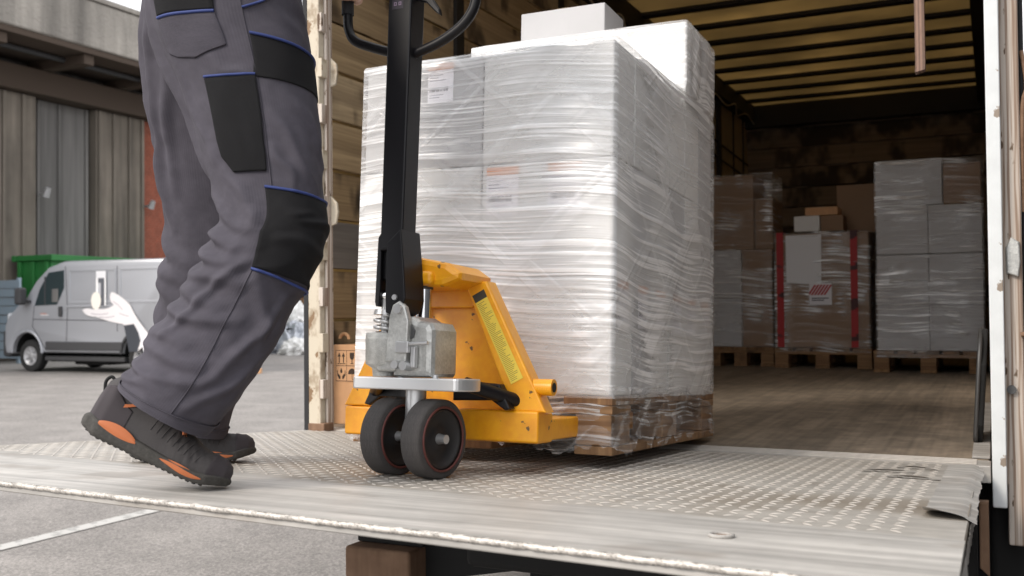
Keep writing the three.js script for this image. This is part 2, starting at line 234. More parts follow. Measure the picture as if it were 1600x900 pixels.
// ---------------------------------------------------------------- the truck
const TL = -8.0, CE = F + 2.62;      // front end of the load space, ceiling height
const truck = thing('box_truck', 'open box truck with wooden side boards and a tan tarpaulin roof', 'truck', V(0, 0, -4));
const tOff = V(0, 0, 4);
const tg = (g) => g.translate(tOff.x, tOff.y, tOff.z);
{
  part('floor', tg(bx(-1.24, 1.15, F - 0.05, F, TL, -0.13, 0.003)), M.floor, truck);
  const sill = part('door_sill', tg(bx(-1.15, 1.155, F - 0.05, F - 0.002, -0.125, -0.012, 0.003)), M.strip, truck);
  for (let i = 0; i < 4; i++) part('sill_rib', tg(bx(-1.04, 1.12, F - 0.003, F + 0.003, -0.112 + i * 0.026, -0.104 + i * 0.026, 0.002)), M.tread, sill);
  part('floor_edge_rail', tg(bx(1.105, 1.153, F + 0.001, F + 0.008, -1.9, -0.13, 0.002)), M.strip, truck);
  // left side: outer skin, boards in bays between uprights, tarpaulin in the upper part of the last bays
  const wall = part('side_wall', tg(bx(-1.30, -1.262, F - 0.05, CE, TL, -0.24, 0)), M.tarp, truck);
  const bays = [[-0.10, -1.28], [-1.36, -2.6], [-2.68, -3.95], [-4.03, -5.25], [-5.33, -6.6], [-6.68, -7.98]];
  const rr = rng(5), bh = 0.2, rows = 13, shapes = [0, 1, 2, 3].map((k) => bx(-0.011, 0.011, 0, bh - 0.012, -0.63, 0.63, 0.004, false, k * 0.37, k * 0.61));
  bays.forEach(([z0, z1], b) => {
    for (let r = 0; r < rows; r++) {
      if (b >= 4 && r >= 7) continue;
      const k = Math.floor(rr() * 4), m = (r === 3 && b < 2) ? M.boardGrey : M.boards[Math.floor(rr() * 3)];
      const p = part('board', shapes[k], m, wall); p.position.set(-1.222 + (rr() - 0.5) * 0.012, F + 0.012 + r * bh, (z0 + z1) / 2 + 4); p.scale.z = (z0 - z1) / 1.26;
    }
    if (b < 5) part('upright', tg(bx(-1.262, -1.196, F, CE - 0.1, z1 - 0.08, z1, 0.004)), M.rib, wall);
  });
  part('side_tarpaulin', tg(bx(-1.24, -1.234, F + 1.4, CE - 0.12, TL + 0.02, -5.30, 0)), M.tarp, truck);
  for (const z of [-6.2, -6.75, -7.3, -7.75]) part('tarpaulin_cord', tg(cyl(V(-1.225, F + 1.4, z), V(-1.225, CE - 0.14, z), 0.008, 0.008, 8)), M.rib, truck);
  for (const y of [1.95, 2.1]) part('tarpaulin_cord', tg(cyl(V(-1.214, F + y, -5.4), V(-1.214, F + y - 0.12, -7.9), 0.01, 0.01, 8)), M.rib, truck);
  part('side_panel', tg(bx(1.16, 1.20, F - 0.05, CE, TL, -0.02, 0)), M.weathered, truck);
  // bulkhead boards
  const bulk = part('bulkhead', tg(bx(-1.30, 1.20, F - 0.05, CE, TL - 0.06, TL - 0.02, 0)), M.bulkhead[0], truck);
  for (let r = 0; r < 11; r++) part('board', tg(bx(-1.25, 1.15, F + 0.01 + r * 0.215, F + 0.21 + r * 0.215, TL - 0.018 + rr() * 0.008, TL + 0.012, 0.004, false, r * 0.77, r * 0.31)), M.bulkhead[r % 2], bulk);
  part('header_beam', tg(bx(-1.25, 1.15, CE - 0.24, CE - 0.005, TL + 0.013, TL + 0.12, 0.004)), M.rib, truck);
  // roof: tarpaulin over hoops, rails along the sides
  const roof = part('roof_tarpaulin', tg(bx(-1.25, 1.20, CE, CE + 0.006, TL - 0.06, 0.02, 0)), M.tarp, truck);
  for (let z = -0.55; z > TL + 0.2; z -= 0.5) part('roof_bow', tg(bx(-1.2, 1.13, CE - 0.034, CE - 0.004, z - 0.045, z + 0.045, 0.005)), M.rib, roof);
  part('roof_rail', tg(bx(-1.26, -1.13, CE - 0.17, CE - 0.003, TL + 0.02, -0.03, 0.006)), M.rib, truck);
  part('roof_rail', tg(bx(1.06, 1.159, CE - 0.17, CE - 0.003, TL + 0.02, -0.03, 0.006)), M.rib, truck);
  part('door_header', tg(bx(-1.16, 1.16, CE - 0.12, CE + 0.08, -0.028, 0.03, 0.006)), M.creamPaint, truck);
  // drape cord along the rail
  const cord = []; for (let i = 0; i < 26; i++) cord.push(V(-1.10 + 0.03 * Math.sin(i * 2.1), CE - 0.19 - (i % 2) * 0.06, -0.6 - i * 0.28)); part('lashing_cord', tg(tube(cord, 0.006, 160, 6)), M.creamPaint, truck);
  // corner posts
  const post = part('corner_post', tg(bx(-1.128, -1.074, F - 0.01, CE - 0.12, -0.03, 0.02, 0.005)), M.creamPaint, truck);
  part('rubber_seal', tg(bx(-1.158, -1.129, F - 0.02, CE - 0.12, -0.03, 0.012, 0.008)), M.blackRubber, post);
  part('hinge_rail', tg(bx(-1.073, -1.060, F - 0.01, CE - 0.12, -0.045, -0.008, 0.003)), M.weathered, post);
  for (let i = 0; i < 14; i++) part('hinge_slot', tg(bx(-1.079, -1.059, F + 0.12 + i * 0.17, F + 0.19 + i * 0.17, -0.012, 0.023, 0.003)), i % 2 ? M.creamPaint : M.weathered, post);
  for (const y of [0.76, 1.28]) part('hinge_plate', tg(ext([[-1.058, F + y], [-1.036, F + y + 0.008], [-1.027, F + y + 0.05], [-1.032, F + y + 0.085], [-1.058, F + y + 0.11]], 0.012, 0.003, -0.04)), M.creamPaint, post);
  part('post_foot', tg(bx(-1.13, -1.056, F - 0.012, F + 0.03, -0.04, 0.023, 0.006)), M.rust, post);
  const post2 = part('corner_post', tg(bx(1.158, 1.1945, F - 0.11, CE - 0.12, -0.03, 0.02, 0.004)), M.whitePaint, truck);
  part('door_edge', tg(bx(1.196, 1.243, F - 0.22, CE, -0.09, -0.03, 0.006)), M.weathered, post2);
  part('door_seal', tg(bx(1.244, 1.256, F - 0.1, CE, -0.10, -0.06, 0.004)), M.blackRubber, post2);
  part('door_latch', tg(ext([[1.203, F + 0.53], [1.232, F + 0.52], [1.238, F + 0.56], [1.236, F + 0.615], [1.215, F + 0.63], [1.202, F + 0.60]], 0.02, 0.004, -0.035)), M.cast, post2);
  part('door_bolt', tg(cyl(V(1.235, F + 0.36, -0.02), V(1.275, F + 0.37, -0.02), 0.007)), M.rust, post2);
  part('door_bolt', tg(cyl(V(1.21, F + 0.21, -0.028), V(1.21, F + 0.21, -0.016), 0.012)), M.darkSteel, post2);
  part('door_hook', tg(tube([V(1.25, F + 1.15, -0.06), V(1.262, F + 1.05, -0.05), V(1.25, F + 0.98, -0.04), V(1.246, F + 0.7, -0.05)], 0.006, 20, 8)), M.rust, post2);
  // below the floor
  part('chassis_rail', tg(bx(-0.52, -0.40, F - 0.30, F - 0.06, TL, -0.06, 0.01)), M.black, truck);
  part('chassis_rail', tg(bx(0.40, 0.52, F - 0.30, F - 0.06, TL, -0.06, 0.01)), M.black, truck);
  for (let i = 0; i < 8; i++) part('cross_member', tg(bx(-1.2, 1.14, F - 0.12, F - 0.052, -0.3 - i * 1.0, -0.2 - i * 1.0, 0.005)), M.black, truck);
  const bump = part('underrun_bumper', tg(bx(-0.735, -0.49, F - 0.42, F - 0.313, 0.20, 0.36, 0.012)), M.rust, truck);
  part('bumper_block', tg(bx(-0.725, -0.475, F - 0.311, F - 0.245, 0.10, 0.30, 0.006)), M.black, bump);
  part('bumper_bracket', tg(ext([[-0.02, -0.07], [0.62, 0.06], [0.62, 0.14], [-0.02, 0.045]], 0.07, 0.004).translate(0, F - 0.36, -0.0).rotateY(0).translate(-0.488, 0, 0.19)), M.black, bump);
  for (const x of [-0.92, 0.94]) {
    const w = part('wheel', tg(merge([new THREE.TorusGeometry(0.27, 0.115, 14, 36), new THREE.CylinderGeometry(0.2, 0.2, 0.16, 24).rotateX(Math.PI / 2)]).rotateY(Math.PI / 2).translate(x, 0.385, -1.9)), M.tyre, truck);
    part('rim', tg(new THREE.CylinderGeometry(0.19, 0.15, 0.19, 24).rotateZ(Math.PI / 2).translate(x, 0.385, -1.9)), M.darkSteel, w);
  }
  part('tool_locker', tg(bx(1.15, 1.52, F - 0.62, F + 0.0, -1.5, -0.12, 0.02)), M.black, truck);
  part('mud_flap', tg(bx(0.6, 1.5, 0.06, F - 0.2, -1.55, -1.52, 0.004)), M.blackRubber, truck);
  // cab, beyond the load space
  part('cab', tg(bx(-1.2, 1.12, 0.45, 2.6, TL - 2.2, TL - 0.3, 0.12)), M.whitePaint, truck);
  for (const x of [-0.98, 0.95]) part('wheel', tg(new THREE.TorusGeometry(0.27, 0.115, 12, 30).rotateY(Math.PI / 2).translate(x, 0.385, TL - 1.3)), M.tyre, truck);
}

// ---------------------------------------------------------------- tail lift
{
  const lift = thing('tail_lift', 'lowered aluminium tail lift platform with raised tread pattern behind the truck', 'tail lift', deckPoint(0, 0, 0));
  lift.rotation.x = -TILT;
  const tipS = (x) => 1.634 + (x + 1.46) * 0.0783, trS = (x) => 1.27 + (x + 1.3) * 0.072, leftX = (s) => -1.150 - 0.19 * s;
  // deck surface: one sheet up to the tread limit, one smooth tapered strip up to the worn tip
  const flat = (pts, y0, y1, b = 0.002) => { const s = new THREE.Shape(pts.map(([x, z]) => new THREE.Vector2(x, -z))); const g = new THREE.ExtrudeGeometry(s, { depth: y1 - y0 - 2 * b, bevelEnabled: true, bevelThickness: b, bevelSize: b, bevelOffset: -b, bevelSegments: 1 }); g.rotateX(-Math.PI / 2); g.translate(0, y0 + b, 0); return metricUV(g); };
  const xr = 1.125;
  part('deck_plate', flat([[leftX(0.01), 0.01], [xr, 0.01], [xr, trS(xr)], [leftX(1.2), trS(-1.38)]], -0.05, 0), M.deck, lift);
  { // tapered lip, with a bumpy worn edge
    const nx = 260, nz = 10, pos = [], idx = [], uv = [];
    for (let i = 0; i <= nx; i++) for (let j = 0; j <= nz; j++) {
      const x = mix(leftX(1.25), xr, i / nx), xx = mix(leftX(1.63), xr, i / nx), a = trS(x) + 0.001, b = tipS(xx) + 0.002 * pn(xx * 14, 3.1) + 0.001 * pn(xx * 60, 9.2), t = j / nz, s = mix(a, b - 0.006, t);
      pos.push(mix(x, xx, t), 0.0005 - 0.004 * t * t + 0.0012 * pn(x * 3, s * 5, 2), s); uv.push(mix(x, xx, t), s);
    }
    for (let i = 0; i < nx; i++) for (let j = 0; j < nz; j++) { const a = i * (nz + 1) + j, b = a + nz + 1; idx.push(a, a + 1, b, b, a + 1, b + 1); }
    const g = new THREE.BufferGeometry(); g.setAttribute('position', new THREE.Float32BufferAttribute(pos, 3)); g.setAttribute('uv', new THREE.Float32BufferAttribute(uv.map((q, k) => q), 2)); g.setIndex(idx); g.computeVertexNormals();
    part('lip_plate', g, M.strip, lift);
    part('lip_underside', flat([[leftX(1.2), trS(-1.38) + 0.002], [xr, trS(xr) + 0.002], [xr, tipS(xr) - 0.01], [leftX(1.63), tipS(-1.46) - 0.01]], -0.024, -0.006), M.strip, lift);
    // edge bead
    const ps = []; for (let i = 0; i <= 300; i++) { const x = mix(leftX(1.63), xr, i / 300); ps.push(V(x, -0.0085 + 0.0009 * pn(x * 25, 1.3), tipS(x) - 0.008 + 0.002 * pn(x * 14, 3.1) + 0.0018 * pn(x * 70, 4.4))); }
    const bead = new THREE.TubeGeometry(new THREE.CatmullRomCurve3(ps), 1100, 0.0052, 7); const p = bead.attributes.position;
    for (let i = 0; i < p.count; i++) { const x = p.getX(i), y = p.getY(i), z = p.getZ(i); p.setXYZ(i, x, y + 0.0011 * pn(x * 90, y * 300, 7), z + 0.0016 * pn(x * 100, y * 300, z * 90)); }
    bead.computeVertexNormals(); metricUV(bead); part('worn_edge', metricUV(bead), M.wornEdge, lift);
  }
  { // raised tread bars
    const prof = []; const L = 0.0140, W = 0.0050, H = 0.0026, n = 6, pos = [], idx = [];
    for (let i = 0; i <= n; i++) { const t = i / n * 2 - 1, w = W * (1 - t * t * 0.96), h = H * (1 - t * t * 0.97); pos.push(t * L, -0.0004, -w, t * L, h * 0.92, -w * 0.4, t * L, h * 0.92, w * 0.4, t * L, -0.0004, w); }
    for (let i = 0; i < n; i++) for (let j = 0; j < 3; j++) { const a = i * 4 + j, b = a + 4; idx.push(a, a + 1, b, b, a + 1, b + 1); }
    const g = new THREE.BufferGeometry(); g.setAttribute('position', new THREE.Float32BufferAttribute(pos, 3)); g.setIndex(idx); g.computeVertexNormals(); const gg = metricUV(g); gg.computeVertexNormals();
    const list = [], m4 = new THREE.Matrix4(), q = new THREE.Quaternion(), st = 0.0335, rr = rng(17);
    for (let i = 0; i * st < 2.6; i++) for (let j = 0; j * st < 1.5; j++) {
      const x = -1.42 + i * st, s = 0.03 + j * st; if (x < leftX(s) + 0.03 || x > xr - 0.085 || s > trS(x) - 0.015) continue;
      const wear = 0.55 + 0.6 * (nA(x * 0.4, s * 0.4)); q.setFromAxisAngle(V(0, 1, 0), ((i + j) % 2 ? 45 : -45) * DEG + (rr() - 0.5) * 0.08);
      list.push(m4.clone().compose(V(x, 0, s), q, V(1, clamp(wear, 0.4, 1), 1)));
    }
    const im = new THREE.InstancedMesh(gg, M.tread, list.length); list.forEach((m, i) => im.setMatrixAt(i, m)); im.name = 'tread_pattern'; im.userData.kind = 'stuff'; shade(im); lift.add(im);
  }
  // bent side strip on the outer edge, torn flap, lashing hole, split plate
  const sheet = (f, nu, nv) => { const pos = [], idx = [], uv = []; for (let i = 0; i <= nu; i++) for (let j = 0; j <= nv; j++) { const p = f(i / nu, j / nv); pos.push(p.x, p.y, p.z); uv.push(p.x, p.z); } for (let i = 0; i < nu; i++) for (let j = 0; j < nv; j++) { const a = i * (nv + 1) + j, b = a + nv + 1; idx.push(a, a + 1, b, b, a + 1, b + 1); } const g = new THREE.BufferGeometry(); g.setAttribute('position', new THREE.Float32BufferAttribute(pos, 3)); g.setAttribute('uv', new THREE.Float32BufferAttribute(uv, 2)); g.setIndex(idx); g.computeVertexNormals(); return g; };
  M.bentStrip = M.strip.clone(); M.bentStrip.side = THREE.DoubleSide;
  part('side_strip', sheet((u, v) => { const s = 0.05 + u * 1.17, w = 1.052 + v * 0.085 + 0.006 * pn(s * 6, 1.7) * v; return V(w + 0.004 * pn(s * 20, 7), 0.005 + 0.002 * pn(s * 5, v * 2, 4) + (u > 0.94 ? (u - 0.94) * 0.25 * (1 - v) : 0) - sstep(0.7, 1, v) * 0.010 * (1 + 0.25 * pn(s * 9, 2.2)), s); }, 60, 8), M.bentStrip, lift);
  part('side_edge', sheet((u, v) => { const s = 0.03 + u * 1.76; return V(1.128 + 0.010 * pn(s * 5, 3.3) * v + 0.005 * pn(s * 22, 6.1), -0.004 - v * (0.05 + 0.02 * pn(s * 3, 8.8)), s); }, 90, 6), M.bentStrip, lift);
  for (const [x, s, l, a] of [[0.98, 0.22, 0.10, 0.1], [0.92, 0.36, 0.13, -0.12], [0.99, 0.50, 0.12, 0.05]]) part('split_plate', sheet((u, v) => V(x + (u - 0.5) * l, 0.003 + 0.006 * v * Math.sin(u * Math.PI), s + a * (u - 0.5) * 0.3 + v * 0.022), 14, 3), M.bentStrip, lift);
  part('lashing_hole', merge([new THREE.TorusGeometry(0.017, 0.003, 8, 24).rotateX(Math.PI / 2).translate(0.80, 0.0015, 1.60)]), M.strip, lift);
  part('hole_plug', new THREE.CylinderGeometry(0.0155, 0.0155, 0.003, 20).translate(0.80, -0.0005, 1.60), M.rust, lift);
  // lifting gear below
  for (const x of [-0.30, 0.80]) part('lift_arm', ext([[-0.9, -0.42], [-0.75, -0.46], [0.05, -0.16], [0.7, -0.07], [0.7, -0.052], [-0.1, -0.052], [-0.25, -0.10]], 0.09, 0.006).rotateY(-Math.PI / 2).translate(x, 0, 0.05), M.black, lift);
  part('torsion_tube', cyl(V(-0.35, -0.36, -0.3), V(1.1, -0.36, -0.3), 0.07, 0.07, 20), M.black, lift);
  part('under_frame', bx(-0.16, 1.12, -0.5, -0.055, 0.08, 0.16, 0.01), M.black, lift);
  part('lift_motor', merge([cyl(V(-0.25, -0.18, 0.45), V(0.25, -0.18, 0.45), 0.07), bx(0.0, 1.05, -0.24, -0.056, 0.35, 0.9, 0.02)]), M.black, lift);
  part('side_hinge', ext([[1.128, -0.22], [1.15, -0.24], [1.15, -0.06], [1.128, -0.06]], 0.05, 0.004, 0.3), M.rust, lift);
  part('marker_lamp_housing', bx(0.80, 0.90, -0.06, -0.026, 1.60, 1.66, 0.006), M.redStrap, lift);
}

// ---------------------------------------------------------------- stretch film over a stack
function filmShell(x0, x1, levels, segs = 44, wav = 0.004, seed = 1) { // levels: [h, zFront, zBack, inset]
  const per = segs * 4, pos = [], uv = [], idx = []; const W = x1 - x0, D0 = levels[0][1] - levels[0][2];
  levels.forEach(([h, zf, zb, inset = 0, ragged = 0], li) => {
    for (let k = 0; k <= per; k++) {
      const kk = k % per, side = Math.floor(kk / segs), t = (kk % segs) / segs; let x, z, nx, nz, d;
      const a = x0 + inset, b = x1 - inset, f = zf - inset, c = zb + inset;
      if (side === 0) { x = mix(a, b, t); z = f; nx = 0; nz = 1; d = t * W; } else if (side === 1) { x = b; z = mix(f, c, t); nx = 1; nz = 0; d = W + t * D0; } else if (side === 2) { x = mix(b, a, t); z = c; nx = 0; nz = -1; d = W + D0 + t * W; } else { x = a; z = mix(c, f, t); nx = -1; nz = 0; d = 2 * W + D0 + t * D0; }
      if (k === per) d = 2 * (W + D0);
      const e = Math.min(t, 1 - t) * segs, edge = sstep(0, 4, e);      // tight over the corners, slack between them
      const w = 1.6 * wav * Math.max(0, pn(d * 3 + h * 2, h * 4 - d * 1.5, seed + 9)) * edge + wav * (pn(d * 2.2, h * 30 + 0.15 * Math.sin(d * 3), seed) + 0.7 * pn(d * 4, h * 75, seed + 5)) * edge + (1 - edge) * -0.003;
      const y = h + ragged * (pn(d * 9, seed * 3.3, 2) + 0.6 * pn(d * 31, seed, 4));
      pos.push(x + nx * (w + 0.004), y, z + nz * (w + 0.004)); uv.push(d + seed * 0.37, y + d * 0.03);
    }
  });
  const n = per + 1;
  for (let l = 0; l < levels.length - 1; l++) for (let k = 0; k < per; k++) { const a = l * n + k, b = a + n; idx.push(a, a + 1, b, b, a + 1, b + 1); }
  const g = new THREE.BufferGeometry(); g.setAttribute('position', new THREE.Float32BufferAttribute(pos, 3)); g.setAttribute('uv', new THREE.Float32BufferAttribute(uv, 2)); g.setIndex(idx); g.computeVertexNormals(); return g;
}
const steps = (h0, h1, n, f) => Array.from({ length: n }, (_, i) => f(mix(h0, h1, i / (n - 1))));

// ---------------------------------------------------------------- the wrapped load on the lift
const LX0 = -0.435, LX1 = 0.322, LS0 = -0.24, LS1 = 0.75, PH = 0.178;
const onDeck = (o) => { o.rotation.x = -TILT; return o; };
function palletParts(parent, x0, x1, h0, s0, s1, mats, rr) { // boards run along s
  const H = 0.144, w = x1 - x0, len = s1 - s0, b = 0.022;
  const bw = [0.13, 0.10, 0.13, 0.10, 0.13], gap = (w - bw.reduce((a, c) => a + c)) / 4; let x = x0;
  bw.forEach((q) => { part('deck_board', bx(x, x + q, h0 + H - b, h0 + H, s0, s1, 0.003, true, rr(), rr()), mats[Math.floor(rr() * 3)], parent); x += q + gap; });
  for (const t of [0, 0.5, 1]) { const c = mix(s0 + 0.072, s1 - 0.072, t); part('stringer_board', bx(x0, x1, h0 + H - 2 * b, h0 + H - b - 0.0005, c - 0.07, c + 0.07, 0.003, false, rr(), rr()), mats[Math.floor(rr() * 3)], parent); }
  for (const u of [0, 0.5, 1]) {
    const cx = mix(x0 + 0.05, x1 - 0.05, u);
    for (const t of [0, 0.5, 1]) { const c = mix(s0 + 0.072, s1 - 0.072, t); part('block', bx(cx - 0.048, cx + 0.048, h0 + b + 0.0005, h0 + H - 2 * b - 0.0005, c - 0.07, c + 0.07, 0.004, false, rr(), rr()), mats[Math.floor(rr() * 3)], parent); }
    part('bottom_board', bx(cx - 0.05, cx + 0.05, h0, h0 + b, s0, s1, 0.003, true, rr(), rr()), mats[Math.floor(rr() * 3)], parent);
  }
}
const labelTex = canvasTex(128, 160, (g, w, h) => {
  g.fillStyle = '#efedf2'; g.fillRect(0, 0, w, h); g.fillStyle = '#8c8a94'; for (let i = 0; i < 4; i++) g.fillRect(8, 34 + i * 11, 30 + (i * 37) % 60, 3);
  g.fillStyle = '#3a3840'; const r = rng(8); let x = 8; while (x < 100) { const q = 1 + Math.floor(r() * 4); g.fillRect(x, 96, q, 18); x += q + 1 + Math.floor(r() * 3); } g.fillStyle = '#9a98a2'; g.fillRect(8, 126, 70, 3); g.fillRect(8, 136, 50, 3);
});
M.label = std({ map: labelTex, roughness: 0.7 });
{
  const base = deckPoint((LX0 + LX1) / 2, 0.033, (LS0 + LS1) / 2), cx = (LX0 + LX1) / 2, cs = (LS0 + LS1) / 2;
  const pal = onDeck(thing('wooden_pallet', 'wooden pallet under the big wrapped load on the yellow pallet jack', 'pallet', base));
  palletParts(pal, LX0 - cx, LX1 - cx, 0, LS0 - cs, LS1 - cs, M.palletWood, rng(23));
  // cartons: two wide, six deep, three layers; a fourth layer at the back
  const cw = (LX1 - LX0 - 0.012) / 2, cd = (LS1 - LS0 - 0.02) / 6, ch = 0.3015, rr = rng(41), rowN = ['bottom', 'middle', 'top'], colN = ['left', 'right'];
  const depthN = ['front', 'second from front', 'third from front', 'fourth from front', 'fifth from front', 'rearmost'];
  const shape = bx(-cw / 2 + 0.0012, cw / 2 - 0.0012, 0, ch - 0.002, -cd / 2 + 0.001, cd / 2 - 0.001, 0.005);
  for (let l = 0; l < 4; l++) for (let c = 0; c < 2; c++) for (let d = 0; d < 6; d++) {
    if (l === 3 && d < 4) continue;
    const hh = l === 3 ? 0.255 : ch, x = LX0 + 0.006 + cw * (c + 0.5), s = LS1 - 0.008 - cd * (d + 0.5) + (l === 3 ? (d === 4 ? 0.0 : -0.003) : 0), p = deckPoint(x + (rr() - 0.5) * 0.003, 0.033 + 0.1445 + l * ch + 0.0008, s);
    const lab = l === 3 ? `white carton in the raised ${d === 4 ? 'front' : 'rear'} row on top of the wrapped load, ${colN[c]} side` : `white carton in the ${rowN[l]} layer of the wrapped load, ${colN[c]} column, ${depthN[d]}`;
    const b = onDeck(thing('carton', lab, 'carton', p, 'cartons of the wrapped load'));
    const m = part('carton_body', shape, (rr() < 0.3 && d > 0) || (d === 0 && ((l === 2 && c === 0))) ? M.cartonGrey : M.cartonWhite, b); if (l === 3) m.scale.y = hh / ch;
    const labelAt = (px, py, w, h, side) => {
      const g1 = new THREE.PlaneGeometry(w, h), g2 = new THREE.PlaneGeometry(w, h * 0.16).translate(0, h * 0.42, 0.0006);
      if (side) { g1.rotateY(Math.PI / 2); g2.rotateY(Math.PI / 2); g1.translate(cw / 2 + 0.0006, py, px); g2.translate(cw / 2 + 0.0006, py, px); } else { g1.translate(px, py, cd / 2 + 0.0006); g2.translate(px, py, cd / 2 + 0.0006); }
      const L = part('address_label', g1, M.label, b); part('orange_band', g2, M.orangePaper, L);
    };
    if (d === 0 && l === 1 && c === 1) { labelAt(-cw / 2 + 0.062, ch - 0.075, 0.094, 0.13, false); labelAt(-cw / 2 + 0.24, ch - 0.075, 0.094, 0.13, false); }
    if (d === 0 && l === 2 && c === 0) labelAt(0.055, ch - 0.065, 0.08, 0.11, false);
    if (c === 1 && l === 0) labelAt(0.0, ch - 0.068, 0.085, 0.115, true);
  }
  // film
  const y0 = 0.033, lv = [];
  const sk = [[0.052, LS1 + 0.004, LS0, -0.006, 0.050], [0.06, LS1 + 0.003, LS0, -0.004, 0.014]];
  for (const l of steps(0.078, 0.20, 12, (h) => [h, LS1, LS0, 0.006 * Math.sin((h - 0.07) / 0.13 * Math.PI)])) sk.push(l);
  for (const l of steps(0.172, 1.078, 64, (h) => [h, LS1, LS0, 0])) lv.push(l);
  lv.push([1.086, LS1 - 0.004, LS0, 0.002], [1.092, LS1 - 0.05, LS0, 0.004], [1.097, 0.3, LS0, 0.004], [1.11, 0.125, LS0, 0.002]);
  for (const l of steps(1.14, 1.335, 14, (h) => [h, 0.108, LS0, 0])) lv.push(l);
  lv.push([1.342, 0.10, LS0, 0.006], [1.346, 0.06, LS0, 0.03, 0.006], [1.344, 0.06, LS0, 0.06, 0.01]);
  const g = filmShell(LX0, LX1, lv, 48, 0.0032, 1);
  const film = onDeck(thing('stretch_film', 'milky stretch film with painted white glare wound round the big load on the yellow pallet jack', 'film', deckPoint(cx, 0, cs)));
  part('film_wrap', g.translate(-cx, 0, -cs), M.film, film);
  part('film_skirt', filmShell(LX0 - 0.002, LX1 + 0.002, sk, 60, 0.014, 3).translate(-cx, 0, -cs), M.filmSkirt, film);
  // loose box on top
  const tb = onDeck(thing('carton', 'plain white unwrapped carton lying on top of the wrapped load', 'carton', deckPoint(-0.145, 0.033 + 0.1445 + 3 * ch + 0.257, -0.07)));
  part('carton_body', bx(-0.155, 0.155, 0, 0.135, -0.12, 0.07, 0.004), M.cartonGrey, tb);
  part('tape', bx(-0.02, 0.02, 0.1352, 0.1356, -0.12, 0.07, 0), M.tape, tb);
}

